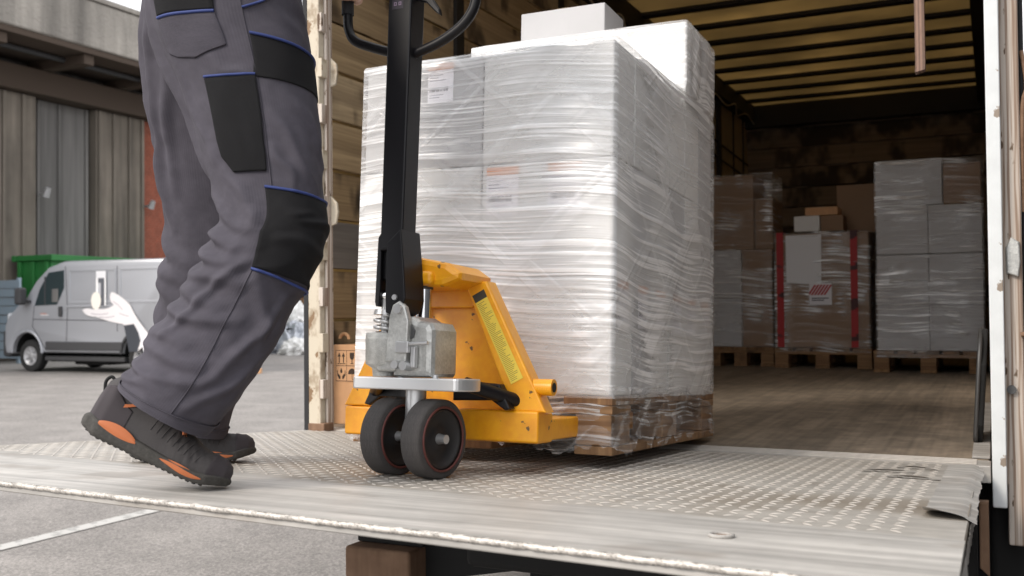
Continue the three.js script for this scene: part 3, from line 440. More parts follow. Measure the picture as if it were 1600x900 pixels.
// ---------------------------------------------------------------- pallet jack
{
  const B = V(-0.022, 0, 1.165), jack = onDeck(thing('pallet_jack', 'yellow hand pallet jack with black handle and grey pump under the wrapped load', 'pallet jack', deckPoint(B.x, B.y, B.z)));
  const J = (g) => { const c = g; c.translate(-B.x, -B.y, -B.z); return c; };
  const c0 = -0.03;
  // chassis
  const ch = part('chassis', J(merge([
    bx(-0.292, 0.236, 0.072, 0.142, 0.915, 0.999, 0.006),
    bx(0.03, 0.2365, 0.0735, 0.146, 0.96, 1.004, 0.006),
    ext([[0.035, 0.445], [0.095, 0.445], [0.252, 0.143], [0.168, 0.143]], 0.052, 0.005, 0.945),
    ext([[-0.079, 0.445], [-0.141, 0.445], [-0.296, 0.143], [-0.214, 0.143]].reverse(), 0.052, 0.005, 0.945),
  ])), M.yellow, jack);
  part('back_plate', J(merge([ext([[0.05, 0.44], [0.2, 0.10], [-0.25, 0.10], [-0.1, 0.44]].reverse(), 0.012, 0.002, 0.93), bx(-0.09, 0.045, 0.385, 0.43, 0.944, 0.965, 0.004)])), M.yellow, jack);
  part('top_cap', J(merge([ext([[-0.105, 0.425], [0.04, 0.425], [0.082, 0.44], [0.084, 0.455], [0.05, 0.478], [-0.03, 0.494], [-0.085, 0.494], [-0.105, 0.48]], 0.17, 0.014, 0.94), bx(-0.07, 0.02, 0.427, 0.46, 1.06, 1.125, 0.012)])), M.yellow, jack);
  part('side_boss', J(merge([cyl(V(0.20, 0.20, 0.975), V(0.262, 0.20, 0.975), 0.019, 0.019, 24), ])), M.yellow, jack);
  part('boss_bore', J(cyl(V(0.2615, 0.20, 0.975), V(0.2632, 0.20, 0.975), 0.011, 0.011, 18)), M.black, jack);
  const lab = canvasTex(64, 512, (g, w, h) => { g.fillStyle = '#e3c64a'; g.fillRect(0, 0, w, h); g.fillStyle = '#3a382f'; g.fillRect(0, 0, w, 44); g.fillStyle = '#8c7c35'; const r = rng(6); for (let y = 56; y < h - 10; y += 9) g.fillRect(6, y, 20 + r() * 32, 3); });
  { // sticker on the sloping leg
    const a = V(0.090, 0.418, 0.9985), b = V(0.196, 0.213, 0.9985), d = b.clone().sub(a), n = V(d.y, -d.x, 0).normalize().multiplyScalar(-0.017); const g = new THREE.BufferGeometry();
    const P = [a.clone().sub(n), a.clone().add(n), b.clone().sub(n), b.clone().add(n)].map((p) => p.add(V(-0.016, 0, 0))); g.setAttribute('position', new THREE.Float32BufferAttribute(P.flatMap((p) => p.toArray()), 3)); g.setAttribute('uv', new THREE.Float32BufferAttribute([0, 1, 1, 1, 0, 0, 1, 0], 2)); g.setIndex([0, 2, 1, 1, 2, 3]); g.computeVertexNormals();
    part('rating_label', J(g), std({ map: lab, roughness: 0.6, side: THREE.DoubleSide }), jack);
  }
  // forks through the pallet
  for (const x of [-0.292, 0.076]) {
    const f = part('fork', J(merge([ext([[0, 0], [1.02, 0.0], [1.12, -0.02], [1.12, -0.045], [1.0, -0.05], [0, -0.05]].map(([a, b]) => [a, b]), 0.156, 0.004).rotateY(Math.PI / 2).translate(x, 0.126, 0.93)])), M.yellow, jack);
    part('load_roller', J(cyl(V(x + 0.035, 0.038, 0.02), V(x + 0.121, 0.038, 0.02), 0.037, 0.037, 20)), M.polyTread, f);
  }
  part('push_rod', J(merge([cyl(V(0.10, 0.205, 1.10), V(0.20, 0.155, 0.95), 0.016), ext([[0.03, 0.165], [0.03, 0.212], [0.15, 0.205], [0.178, 0.15], [0.165, 0.146], [0.13, 0.168]], 0.03, 0.004, 1.0)])), M.jackBlack, jack);
  part('push_rod', J(merge([cyl(V(-0.14, 0.205, 1.08), V(-0.24, 0.155, 0.95), 0.016), ext([[-0.07, 0.165], [-0.07, 0.205], [-0.19, 0.20], [-0.215, 0.15], [-0.20, 0.146], [-0.17, 0.168]].reverse(), 0.03, 0.004, 1.0)])), M.jackBlack, jack);
  // pump
  const pump = part('pump_body', J(merge([
    ext([[-0.035, 0.218], [0.062, 0.218], [0.067, 0.226], [0.067, 0.322], [0.058, 0.338], [0.03, 0.342], [0.012, 0.352], [-0.035, 0.352]], 0.12, 0.014, 1.075),
    ext([[-0.042, 0.25], [0.012, 0.25], [0.016, 0.34], [0.006, 0.372], [-0.01, 0.385], [-0.026, 0.376], [-0.034, 0.35]], 0.018, 0.004, 1.195),
    new THREE.LatheGeometry([[0.026, 0.218], [0.028, 0.236], [0.043, 0.246], [0.045, 0.30], [0.044, 0.315], [0.036, 0.316], [0.034, 0.304], [0.001, 0.302]].map((p) => new THREE.Vector2(...p)), 32).translate(-0.072, 0, 1.165),
    bx(-0.075, -0.02, 0.228, 0.312, 1.13, 1.20, 0.008),
  ])), M.cast, jack);
  part('pivot_bolt', J(merge([cyl(V(-0.009, 0.366, 1.212), V(-0.009, 0.366, 1.222), 0.011, 0.010, 20)])), M.zinc, pump);
  part('valve', J(merge([cyl(V(-0.012, 0.245, 1.19), V(-0.012, 0.245, 1.222), 0.011, 0.009), cyl(V(0.012, 0.243, 1.19), V(0.012, 0.243, 1.226), 0.012, 0.010)])), M.zinc, pump);
  part('lever_pedal', J(merge([bx(-0.012, 0.022, 0.27, 0.296, 1.195, 1.222, 0.003), cyl(V(0.012, 0.29, 1.215), V(0.066, 0.293, 1.212), 0.004), bx(0.022, 0.034, 0.238, 0.285, 1.197, 1.212, 0.003)])), M.zinc, pump);
  part('pump_plate', J(ext([[0.0, 0.295], [0.022, 0.305], [0.025, 0.32], [0.014, 0.337], [0.0, 0.337]], 0.004, 0.001, 1.196)), M.darkSteel, pump);
  const coil = []; for (let i = 0; i <= 90; i++) { const a = i / 90 * Math.PI * 2 * 3.2; coil.push(V(-0.072 + 0.024 * Math.cos(a), 0.308 + 0.048 * i / 90, 1.165 + 0.024 * Math.sin(a))); }
  part('spring', J(tube(coil, 0.0048, 260, 8)), M.zinc, pump);
  part('plunger', J(merge([cyl(V(-0.072, 0.29, 1.165), V(-0.072, 0.395, 1.165), 0.011), cyl(V(-0.072, 0.357, 1.165), V(-0.072, 0.368, 1.165), 0.029, 0.026, 28)])), M.zinc, pump);
  part('plunger_roller', J(cyl(V(-0.090, 0.40, 1.165), V(-0.054, 0.40, 1.165), 0.013)), M.chrome, pump);
  part('piston', J(merge([cyl(V(-0.022, 0.34, 1.085), V(-0.022, 0.43, 1.085), 0.0185, 0.0185, 32)])), M.chrome, jack);
  part('piston_collar', J(cyl(V(-0.022, 0.42, 1.085), V(-0.022, 0.431, 1.085), 0.0215, 0.0215, 28)), M.darkSteel, jack);
  // steering head: plate, strut, axle and twin wheels, turned a little
  const turn = (g) => { g.translate(-0.012, 0, -1.165); g.rotateY(-9 * DEG); g.translate(0.012, 0, 1.165); return J(g); };
  const plate = []; for (let i = 0; i <= 12; i++) { const a = -Math.PI / 2 + Math.PI * i / 12; plate.push([0.150 + 0.03 * Math.cos(a) * 0.6, 0.045 * Math.sin(a)]); } for (let i = 0; i <= 12; i++) { const a = Math.PI / 2 + Math.PI * i / 12; plate.push([-0.132 + 0.03 * Math.cos(a) * 0.6, 0.045 * Math.sin(a)]); }
  part('thrust_plate', turn(ext(plate, 0.027, 0.003).rotateX(-Math.PI / 2).translate(0, 0.19, 1.165)), M.zinc, jack);
  part('plate_nut', turn(merge([cyl(V(0.07, 0.217, 1.17), V(0.07, 0.224, 1.17), 0.008, 0.008, 6), cyl(V(-0.02, 0.217, 1.18), V(-0.02, 0.223, 1.18), 0.008, 0.008, 6)])), M.zinc, jack);
  part('steering_strut', turn(merge([cyl(V(0.012, 0.08, 1.165), V(0.012, 0.19, 1.165), 0.023, 0.023, 24)])), M.zinc, jack);
  part('axle', turn(cyl(V(-0.075, 0.086, 1.165), V(0.10, 0.086, 1.165), 0.010, 0.010, 14)), M.zinc, jack);
  const tyreG = new THREE.LatheGeometry([[0.066, -0.026], [0.080, -0.026], [0.0855, -0.022], [0.086, -0.01], [0.086, 0.01], [0.0855, 0.022], [0.080, 0.026], [0.066, 0.026]].map((p) => new THREE.Vector2(...p)), 56).rotateZ(-Math.PI / 2);
  const discG = new THREE.LatheGeometry([[0.001, 0.012], [0.020, 0.014], [0.024, 0.008], [0.050, 0.006], [0.058, 0.022], [0.0672, 0.0258], [0.0672, -0.0258], [0.058, -0.022], [0.05, -0.006], [0.001, -0.01]].map((p) => new THREE.Vector2(...p)), 48).rotateZ(-Math.PI / 2);
  for (const x of [-0.050, 0.066]) {
    const w = part('wheel', turn(discG.clone().translate(x, 0.086, 1.165)), M.hub, jack);
    part('tyre', turn(tyreG.clone().translate(x, 0.086, 1.165)), M.polyTread, w);
    part('wheel_rim', turn(merge([-1, 1].map((q) => new THREE.TorusGeometry(0.0685, 0.0028, 8, 48).rotateY(Math.PI / 2).translate(x + q * 0.0262, 0.086, 1.165)))), M.redRim, w);
    part('hub_cap', turn(merge([cyl(V(x + 0.012, 0.086, 1.165), V(x + 0.024, 0.086, 1.165), 0.012, 0.010, 18), cyl(V(x + 0.023, 0.086, 1.165), V(x + 0.0265, 0.086, 1.165), 0.0055)])), M.zinc, w);
  }
  // handle
  const arm = part('handle_arm', J(merge([ext([[-0.075, 0.50], [-0.0175, 0.50], [-0.0085, 1.235], [-0.0715, 1.235]], 0.06, 0.004, 1.135)])), M.jackBlack, jack);
  part('handle_fork', J(merge([
    ext([[-0.091, 0.385], [-0.088, 0.375], [-0.080, 0.375], [-0.0775, 0.42], [-0.0775, 0.535], [-0.081, 0.54], [-0.087, 0.53]], 0.05, 0.002, 1.135),
    ext([[-0.048, 0.36], [-0.030, 0.352], [-0.010, 0.362], [0.002, 0.39], [-0.004, 0.46], [-0.0145, 0.545], [-0.05, 0.515], [-0.05, 0.40]], 0.085, 0.003, 1.122),
    ext([[-0.079, 0.435], [-0.045, 0.435], [-0.045, 0.53], [-0.079, 0.53]], 0.045, 0.003, 1.13),
  ])), M.jackBlack, arm);
  part('fork_pin', J(merge([cyl(V(-0.024, 0.393, 1.205), V(-0.024, 0.393, 1.211), 0.007, 0.006, 14)])), M.zinc, arm);
  const lp = [[-0.030, 0.955], [-0.076, 0.964], [-0.135, 0.984], [-0.180, 1.004], [-0.199, 1.032], [-0.204, 1.075], [-0.206, 1.14], [-0.200, 1.205], [-0.165, 1.24], [-0.04, 1.25], [0.095, 1.24], [0.135, 1.205], [0.143, 1.12], [0.139, 1.06], [0.127, 1.028], [0.098, 0.999], [0.045, 0.972], [-0.030, 0.95]].map((p) => V(p[0], p[1], 1.165));
  part('handle_loop', J(tube(lp, 0.0115, 220, 14)), M.jackBlack, arm);
  part('grip', J(tube([[-0.2045, 1.07], [-0.206, 1.14], [-0.2015, 1.195]].map((p) => V(p[0], p[1], 1.165)), 0.0145, 30, 14)), M.blackRubber, arm);
  part('control_lever', J(ext([[-0.012, 1.11], [-0.012, 1.078], [0.015, 1.068], [0.040, 1.042], [0.052, 1.034], [0.050, 1.048], [0.030, 1.078], [0.012, 1.098]], 0.014, 0.003, 1.16)), M.jackBlack, arm);
  const st = canvasTex(64, 128, (g, w, h) => { g.fillStyle = '#241c2a'; g.fillRect(0, 0, w, h); g.fillStyle = '#7d6a80'; for (const [x, y] of [[10, 14], [36, 14], [10, 54], [36, 54], [10, 92], [36, 92]]) { g.fillRect(x, y, 16, 18); g.fillStyle = '#241c2a'; g.fillRect(x + 5, y + 4, 6, 9); g.fillStyle = '#7d6a80'; } });
  part('control_sticker', J(new THREE.PlaneGeometry(0.03, 0.06).translate(-0.046, 1.083, 1.1957)), std({ map: st, roughness: 0.5 }), arm);
}

// ---------------------------------------------------------------- goods inside the truck
{
  const icons = canvasTex(512, 512, (g, w, h) => {
    g.fillStyle = '#c99d76'; g.fillRect(0, 0, w, h); g.strokeStyle = g.fillStyle = '#3a2c22'; g.lineWidth = 10; g.strokeRect(12, 12, 488, 488); g.beginPath(); g.moveTo(256, 12); g.lineTo(256, 500); g.moveTo(12, 256); g.lineTo(500, 256); g.stroke();
    const arrow = (x) => { g.fillRect(x - 12, 100, 24, 110); g.beginPath(); g.moveTo(x - 38, 112); g.lineTo(x, 40); g.lineTo(x + 38, 112); g.fill(); }; arrow(88); arrow(184); g.fillRect(40, 218, 196, 12);
    g.beginPath(); g.moveTo(330, 45); g.lineTo(430, 45); g.bezierCurveTo(440, 150, 400, 155, 390, 160); g.lineTo(390, 210); g.lineTo(430, 228); g.lineTo(330, 228); g.lineTo(370, 210); g.lineTo(370, 160); g.bezierCurveTo(350, 155, 320, 150, 330, 45); g.fill();
    g.beginPath(); g.moveTo(134, 290); g.bezierCurveTo(170, 340, 165, 375, 134, 375); g.bezierCurveTo(103, 375, 98, 340, 134, 290); g.fill(); for (const s of [-1, 1]) { g.save(); g.translate(134, 0); g.scale(s, 1); g.beginPath(); g.moveTo(95, 330); g.lineTo(95, 410); g.lineTo(50, 470); g.lineTo(20, 470); g.lineTo(20, 425); g.lineTo(60, 385); g.lineTo(78, 395); g.lineTo(78, 330); g.fill(); g.restore(); }
    g.beginPath(); g.arc(380, 390, 92, Math.PI, 0); g.fill(); g.lineWidth = 12; g.beginPath(); g.moveTo(380, 390); g.lineTo(380, 455); g.arc(400, 455, 20, Math.PI, 0.3, true); g.stroke();
  });
  const b = thing('cardboard_box', 'brown cardboard box printed with handling symbols beside the cream truck post', 'box', V(-1.035, F, -0.34));
  part('box_body', bx(-0.145, 0.21, 0, 0.31, -0.17, 0.13, 0.003), M.kraft, b);
  part('symbol_print', new THREE.PlaneGeometry(0.105, 0.125).translate(-0.0815, 0.228, 0.1312), std({ map: icons, roughness: 0.85 }), b);
  part('flap', bx(-0.14, 0.205, 0.3105, 0.314, -0.165, -0.02, 0.001), M.kraft, b);
  part('tape', bx(-0.14, 0.20, 0.3145, 0.3152, -0.045, 0.0, 0), M.tape, b);
  part('torn_tape', new THREE.TorusGeometry(0.022, 0.007, 6, 14, 3).translate(-0.12, 0.33, 0.09), M.kraft, b);

  // hanging strap: a loop of webbing
  const loop = (y0, w) => { const o = []; const pts = [[-w, CE - 0.08], [-w, y0 + 0.05], [-w * 0.8, y0 + 0.012], [0, y0], [w * 0.8, y0 + 0.012], [w, y0 + 0.05], [w, CE - 0.08]]; const c = new THREE.CatmullRomCurve3(pts.map((p) => V(0.006 * Math.sin(p[1] * 9), p[1], p[0])), false, 'catmullrom', 0.2), n = 80, pos = [], idx = [], uv = []; for (let i = 0; i <= n; i++) { const p = c.getPoint(i / n); for (const k of [-1, 1]) { pos.push(p.x + k * 0.016, p.y, p.z + k * 0.016); uv.push(k * 0.02, i * 0.05); } } for (let i = 0; i < n; i++) { const a = i * 2; idx.push(a, a + 1, a + 2, a + 2, a + 1, a + 3); } const g = new THREE.BufferGeometry(); g.setAttribute('position', new THREE.Float32BufferAttribute(pos, 3)); g.setAttribute('uv', new THREE.Float32BufferAttribute(uv, 2)); g.setIndex(idx); g.computeVertexNormals(); return g; };
  M.strap.side = THREE.DoubleSide;
  solo('hanging_strap', loop(F + 1.225, 0.022).translate(0.964, 0, -0.55), M.strap, 'beige webbing strap hanging in a loop from the truck roof', 'strap');

  // black guard leaning by the white post
  const gd = thing('plastic_guard', 'black plastic guard leaning on the truck side by the white post', 'guard', V(1.115, F, -0.56));
  part('guard_panel', ext([[-0.1, 0.0], [0.1, 0.0], [0.14, 0.06], [0.14, 0.27], [0.06, 0.36], [-0.06, 0.36], [-0.14, 0.25], [-0.14, 0.06]], 0.02, 0.006).rotateY(Math.PI / 2).rotateZ(-0.06).translate(-0.004, 0.006, 0), M.black, gd);
  part('guard_rim', tube([[0.1, 0.012], [0.135, 0.07], [0.135, 0.27], [0.06, 0.352], [-0.06, 0.352], [-0.135, 0.25], [-0.135, 0.07], [-0.1, 0.012]].map(([z, y]) => V(-0.006 + y * 0.06, y, z)), 0.007, 80, 8, true), M.darkSteel, gd);

  // pallets with goods at the far end of what can be seen
  const woodDark = M.palletWood;
  function farPallet(x0, x1, z0, z1, label) { const p = thing('wooden_pallet', label, 'pallet', V((x0 + x1) / 2, F, (z0 + z1) / 2)); palletParts(p, -(x1 - x0) / 2, (x1 - x0) / 2, 0, -(z1 - z0) / 2, (z1 - z0) / 2, woodDark, rng(Math.round(x0 * 100))); return p; }
  function box(x0, x1, y0, y1, z0, z1, mat, label, group) { const t = thing('carton', label, 'carton', V((x0 + x1) / 2, F + y0, (z0 + z1) / 2), group); const w = (x1 - x0) / 2, d = (z1 - z0) / 2; part('carton_body', bx(-w, w, 0, y1 - y0 - 0.002, -d, d, 0.006), mat, t); part('tape', bx(-0.025, 0.025, y1 - y0 - 0.0018, y1 - y0 - 0.0008, -d, d, 0), M.tape, t); return t; }
  // right-hand stack
  farPallet(0.44, 1.12, -5.05, -4.05, 'wooden pallet under the tallest wrapped stack by the white post');
  const gC = 'cartons of the tall stack by the white post', zf = -4.055, zb = -5.0;
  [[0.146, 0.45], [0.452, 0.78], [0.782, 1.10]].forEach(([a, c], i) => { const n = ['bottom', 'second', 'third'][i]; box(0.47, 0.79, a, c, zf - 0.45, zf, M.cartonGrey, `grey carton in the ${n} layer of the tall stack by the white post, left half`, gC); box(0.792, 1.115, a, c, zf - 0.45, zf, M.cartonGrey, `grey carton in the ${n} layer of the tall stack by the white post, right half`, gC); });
  box(0.47, 0.88, 1.102, 1.41, zf - 0.45, zf, M.cartonGrey, 'grey carton on top of the tall stack by the white post', gC);
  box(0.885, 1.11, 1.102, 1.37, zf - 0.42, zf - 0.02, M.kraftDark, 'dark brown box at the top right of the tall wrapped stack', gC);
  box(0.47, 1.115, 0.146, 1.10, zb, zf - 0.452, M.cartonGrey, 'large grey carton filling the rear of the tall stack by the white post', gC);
  const f1 = filmShell(0.462, 1.122, [...steps(0.10, 1.095, 40, (h) => [h, zf + 0.006, zb, 0]), [1.10, zf + 0.004, zf - 0.46, 0], ...steps(1.11, 1.40, 14, (h) => [h, zf + 0.005, zf - 0.46, 0])], 30, 0.010, 4);
  solo('stretch_film', f1, M.filmClear, 'glossy crinkled film round the tall stack by the white post', 'film', V(0, F, 0));
  // strapped bale in the middle
  farPallet(-0.27, 0.40, -5.2, -4.36, 'wooden pallet under the bale with two red straps');
  const bale = thing('wrapped_bale', 'square brown bale with two upright red straps in the truck', 'bale', V(0.065, F + 0.146, -4.78));
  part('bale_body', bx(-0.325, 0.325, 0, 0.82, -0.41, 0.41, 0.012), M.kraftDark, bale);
  for (const x of [-0.285, 0.225]) part('red_strap', merge([bx(x - 0.024, x + 0.024, 0.005, 0.832, 0.425, 0.429, 0), bx(x - 0.024, x + 0.024, 0.829, 0.832, -0.41, 0.424, 0)]), M.redStrap, bale);
  part('grey_sheet', ext([[-0.24, 0.47], [0.0, 0.45], [0.005, 0.81], [-0.245, 0.81]], 0.003, 0.0005, 0.424), M.paper, bale);
  const haz = canvasTex(128, 128, (g, w, h) => { g.fillStyle = '#d8d6da'; g.fillRect(0, 0, w, h); g.fillStyle = '#a83238'; for (let i = 0; i < 6; i++) { g.beginPath(); g.moveTo(30 + i * 18, 10); g.lineTo(42 + i * 18, 10); g.lineTo(2 + i * 18, 70); g.lineTo(-10 + i * 18, 70); g.fill(); } g.fillStyle = '#3c3a40'; g.fillRect(14, 86, 96, 6); g.fillRect(14, 98, 70, 6); });
  part('warning_label', new THREE.PlaneGeometry(0.155, 0.155).translate(-0.005, 0.385, 0.432), std({ map: haz, roughness: 0.7 }), bale);
  const f2 = filmShell(-0.33, 0.33, steps(-0.03, 0.83, 40, (h) => [h, 0.418, -0.41, 0]), 30, 0.009, 8); part('film_cover', f2, M.filmClear, bale);
  box(-0.13, 0.05, 0.984, 1.10, -4.62, -4.42, M.cartonWhite, 'small white box on top of the red-strapped bale');
  box(0.052, 0.21, 0.984, 1.10, -4.66, -4.46, M.kraftDark, 'small brown box beside the white one on the red-strapped bale');
  box(-0.06, 0.17, 1.102, 1.165, -4.68, -4.48, M.kraft, 'flat tan box lying on the two small boxes on the bale');
  box(0.13, 0.45, 0.984, 1.34, -5.15, -4.72, M.kraftDark, 'large dark brown box at the rear of the red-strapped bale');
  // left-hand stack
  farPallet(-0.80, -0.30, -5.6, -4.50, 'wooden pallet under the stack beside the tan tarpaulin wall');
  const gA = 'cartons of the stack beside the tan wall';
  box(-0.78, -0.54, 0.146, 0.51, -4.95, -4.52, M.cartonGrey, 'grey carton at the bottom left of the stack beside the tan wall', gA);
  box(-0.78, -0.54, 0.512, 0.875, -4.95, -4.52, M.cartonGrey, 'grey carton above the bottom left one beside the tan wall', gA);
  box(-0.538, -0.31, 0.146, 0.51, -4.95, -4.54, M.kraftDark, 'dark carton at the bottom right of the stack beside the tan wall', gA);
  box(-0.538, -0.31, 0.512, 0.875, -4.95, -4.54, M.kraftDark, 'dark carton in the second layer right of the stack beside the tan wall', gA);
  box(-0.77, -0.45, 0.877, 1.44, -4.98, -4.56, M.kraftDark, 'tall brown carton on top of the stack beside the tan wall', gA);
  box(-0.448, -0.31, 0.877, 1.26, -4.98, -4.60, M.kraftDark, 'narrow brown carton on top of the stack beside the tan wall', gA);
  solo('stretch_film', filmShell(-0.785, -0.305, steps(0.10, 0.88, 34, (h) => [h, -4.512, -4.96, 0]).concat(steps(0.9, 1.45, 20, (h) => [h, -4.54, -4.98, 0.004])), 24, 0.007, 12), M.filmClear, 'thin film round the stack beside the tan tarpaulin wall', 'film', V(0, F, 0));
}
console.log('truck done');

// ---------------------------------------------------------------- worker
const cr = (a, b, c, d, t) => 0.5 * (2 * b + (c - a) * t + (2 * a - 5 * b + 4 * c - d) * t * t + (3 * b - a - 3 * c + d) * t * t * t);
function pw(tbl) { return (x) => { let i = 0; while (i < tbl.length - 2 && x > tbl[i + 1][0]) i++; const g = (k) => tbl[clamp(k, 0, tbl.length - 1)]; const t = clamp((x - tbl[i][0]) / (tbl[i + 1][0] - tbl[i][0])); return mix(g(i)[1], g(i + 1)[1], t * t * (3 - 2 * t) * 0.5 + t * 0.5); }; }
function sdfMesh(bones, min, size, res, k = 0.02) {
  const mc = new MarchingCubes(res, new THREE.MeshStandardMaterial(), false, false, 400000), f = mc.field, n = mc.size, half = n / 2; mc.isolation = 0;
  const pre = bones.map((b) => { const [a, c, ra, rb] = b; const d = c.clone().sub(a); return { a, d, l2: Math.max(d.lengthSq(), 1e-9), ra, rb }; });
  for (let z = 0; z < n; z++) for (let y = 0; y < n; y++) for (let x = 0; x < n; x++) {
    const X = min.x + ((x - half) / half + 1) / 2 * size, Y = min.y + ((y - half) / half + 1) / 2 * size, Z = min.z + ((z - half) / half + 1) / 2 * size; let s = 0, m = 1e9; const ds = [];
    for (const b of pre) { const px = X - b.a.x, py = Y - b.a.y, pz = Z - b.a.z; const t = clamp((px * b.d.x + py * b.d.y + pz * b.d.z) / b.l2); const dx = px - b.d.x * t, dy = py - b.d.y * t, dz = pz - b.d.z * t; const d = Math.sqrt(dx * dx + dy * dy + dz * dz) - mix(b.ra, b.rb, t); if (d < m) m = d; ds.push(d); }
    if (m < k * 5) { for (const d of ds) s += Math.exp(-(d - m) / k * 2); m -= Math.log(s) * k / 2; }
    f[x + y * n + z * n * n] = -m;
  }
  mc.update(); const c = mc.count, g = new THREE.BufferGeometry(), P = new Float32Array(mc.positionArray.slice(0, c * 3)), N = new Float32Array(mc.normalArray.slice(0, c * 3));
  for (let i = 0; i < c; i++) for (let q = 0; q < 3; q++) P[i * 3 + q] = min.getComponent(q) + (P[i * 3 + q] + 1) / 2 * size;
  g.setAttribute('position', new THREE.BufferAttribute(P, 3)); let w = mergeVertices(g, 1e-5); w.computeVertexNormals(); w = clean(w); return w;
}
const nearRings = [
  [-0.275, 1.958, 1.435, 0.133, -0.001, -0.064, 0.125], [-0.268, 1.902, 1.442, 0.139, -0.001, -0.066, 0.125], [-0.253, 1.818, 1.444, 0.141, -0.001, -0.067, 0.120], [-0.231, 1.749, 1.443, 0.135, -0.001, -0.064, 0.115],
  [-0.209, 1.677, 1.442, 0.124, 0.002, -0.059, 0.110], [-0.186, 1.602, 1.446, 0.115, 0.002, -0.055, 0.105], [-0.165, 1.534, 1.451, 0.106, 0.002, -0.051, 0.100], [-0.145, 1.464, 1.456, 0.097, -0.001, -0.046, 0.096],
  [-0.129, 1.407, 1.464, 0.092, 0.001, -0.044, 0.092], [-0.134, 1.361, 1.476, 0.097, 0.005, -0.046, 0.092], [-0.150, 1.306, 1.494, 0.098, -0.004, -0.047, 0.092], [-0.173, 1.248, 1.514, 0.098, -0.004, -0.047, 0.090],
  [-0.190, 1.193, 1.543, 0.101, -0.012, -0.048, 0.088], [-0.209, 1.137, 1.573, 0.099, -0.016, -0.048, 0.086], [-0.230, 1.084, 1.604, 0.088, -0.030, -0.043, 0.084], [-0.254, 1.039, 1.631, 0.070, -0.049, -0.035, 0.082]];
const farRings = [
  [-0.413, 2.021, 1.303, 0.132, -0.001, -0.063, 0.120], [-0.428, 1.963, 1.309, 0.126, -0.001, -0.060, 0.120], [-0.450, 1.864, 1.306, 0.120, -0.001, -0.057, 0.115], [-0.469, 1.781, 1.291, 0.113, -0.001, -0.054, 0.110],
  [-0.471, 1.679, 1.279, 0.108, -0.001, -0.051, 0.105], [-0.471, 1.592, 1.266, 0.104, -0.001, -0.049, 0.100], [-0.472, 1.504, 1.253, 0.103, -0.001, -0.049, 0.095], [-0.473, 1.415, 1.240, 0.103, -0.001, -0.049, 0.090],
  [-0.482, 1.340, 1.232, 0.104, -0.001, -0.050, 0.088], [-0.501, 1.265, 1.228, 0.105, -0.001, -0.050, 0.088], [-0.517, 1.174, 1.223, 0.103, -0.001, -0.049, 0.086], [-0.541, 1.093, 1.210, 0.091, -0.005, -0.043, 0.085],
  [-0.565, 1.006, 1.197, 0.072, -0.006, -0.034, 0.080], [-0.579, 0.934, 1.191, 0.057, -0.016, -0.028, 0.078]];
const waistRings = [[-0.345, 1.90, 1.375, 0.10, 0, -0.048, 0.11], [-0.342, 1.955, 1.375, 0.172, 0, -0.082, 0.175], [-0.338, 1.99, 1.37, 0.168, 0, -0.080, 0.165], [-0.330, 2.05, 1.365, 0.160, 0, -0.076, 0.15]];
const BD = V(-Math.sin(25.46 * DEG), 0, -Math.cos(25.46 * DEG));
// a trouser leg as a surface: t along the rings, phi round it (-90 left edge .. 0 towards +Z side .. 90 right edge, in degrees)
function legSurface(R, wr) {
  const n = R.length, ringAt = (t) => { t = clamp(t, 0, n - 1 - 1e-6); const i = Math.floor(t), f = t - i, g = (k) => R[clamp(k, 0, n - 1)]; return g(i).map((_, q) => cr(g(i - 1)[q], g(i)[q], g(i + 1)[q], g(i + 2)[q], f)); };
  return (t, phi, off = 0) => {
    const r = ringAt(t), p = phi * DEG, s = Math.sin(p), c = Math.cos(p), A = V(r[3], r[4], r[5]), al = A.length(), b = r[6];
    const sq = (x) => Math.sign(x) * Math.pow(Math.abs(x), 0.9);
    const d = A.clone().multiplyScalar(sq(s)).addScaledVector(BD, -b * sq(c)), o = A.clone().normalize().multiplyScalar(s / al).addScaledVector(BD, -c / b).normalize();
    const P = V(r[0], r[1], r[2]).add(d); return P.addScaledVector(o, wr(t, phi, P) + off);
  };
}
const ridge = (x) => 1 - Math.abs(x) * 2.0;
// folds: bunched behind the knee and above the hem, long soft pulls on the thigh
function folds(list) { // creases pulled in the cloth: [t0, phi0, t1, phi1, height, width]
  const K = 0.060, Q = 0.0018;
  return (t, ph) => { let w = 0; for (const [t0, p0, t1, p1, am, wd] of list) { const bx2 = (t1 - t0) * K, by = (p1 - p0) * Q, x = (t - t0) * K, y = (ph - p0) * Q, l2 = bx2 * bx2 + by * by, u = (x * bx2 + y * by) / l2, uc = clamp(u), bend = 0.012 * Math.sin(uc * 3.1 + t0 * 3), dx = x - bx2 * uc, dy = y - by * uc, sgn = (x * by - y * bx2) / Math.sqrt(l2), d = Math.hypot(dx, dy) * (1 + 0) , q = (u > 0 && u < 1 ? sgn + bend * Math.sin(uc * Math.PI) : d) / wd; w += am * Math.pow(Math.sin(Math.PI * (0.08 + 0.84 * uc)), 0.7) * Math.exp(-q * q) * (1 - 0.9 * q * q); } return w; };
}
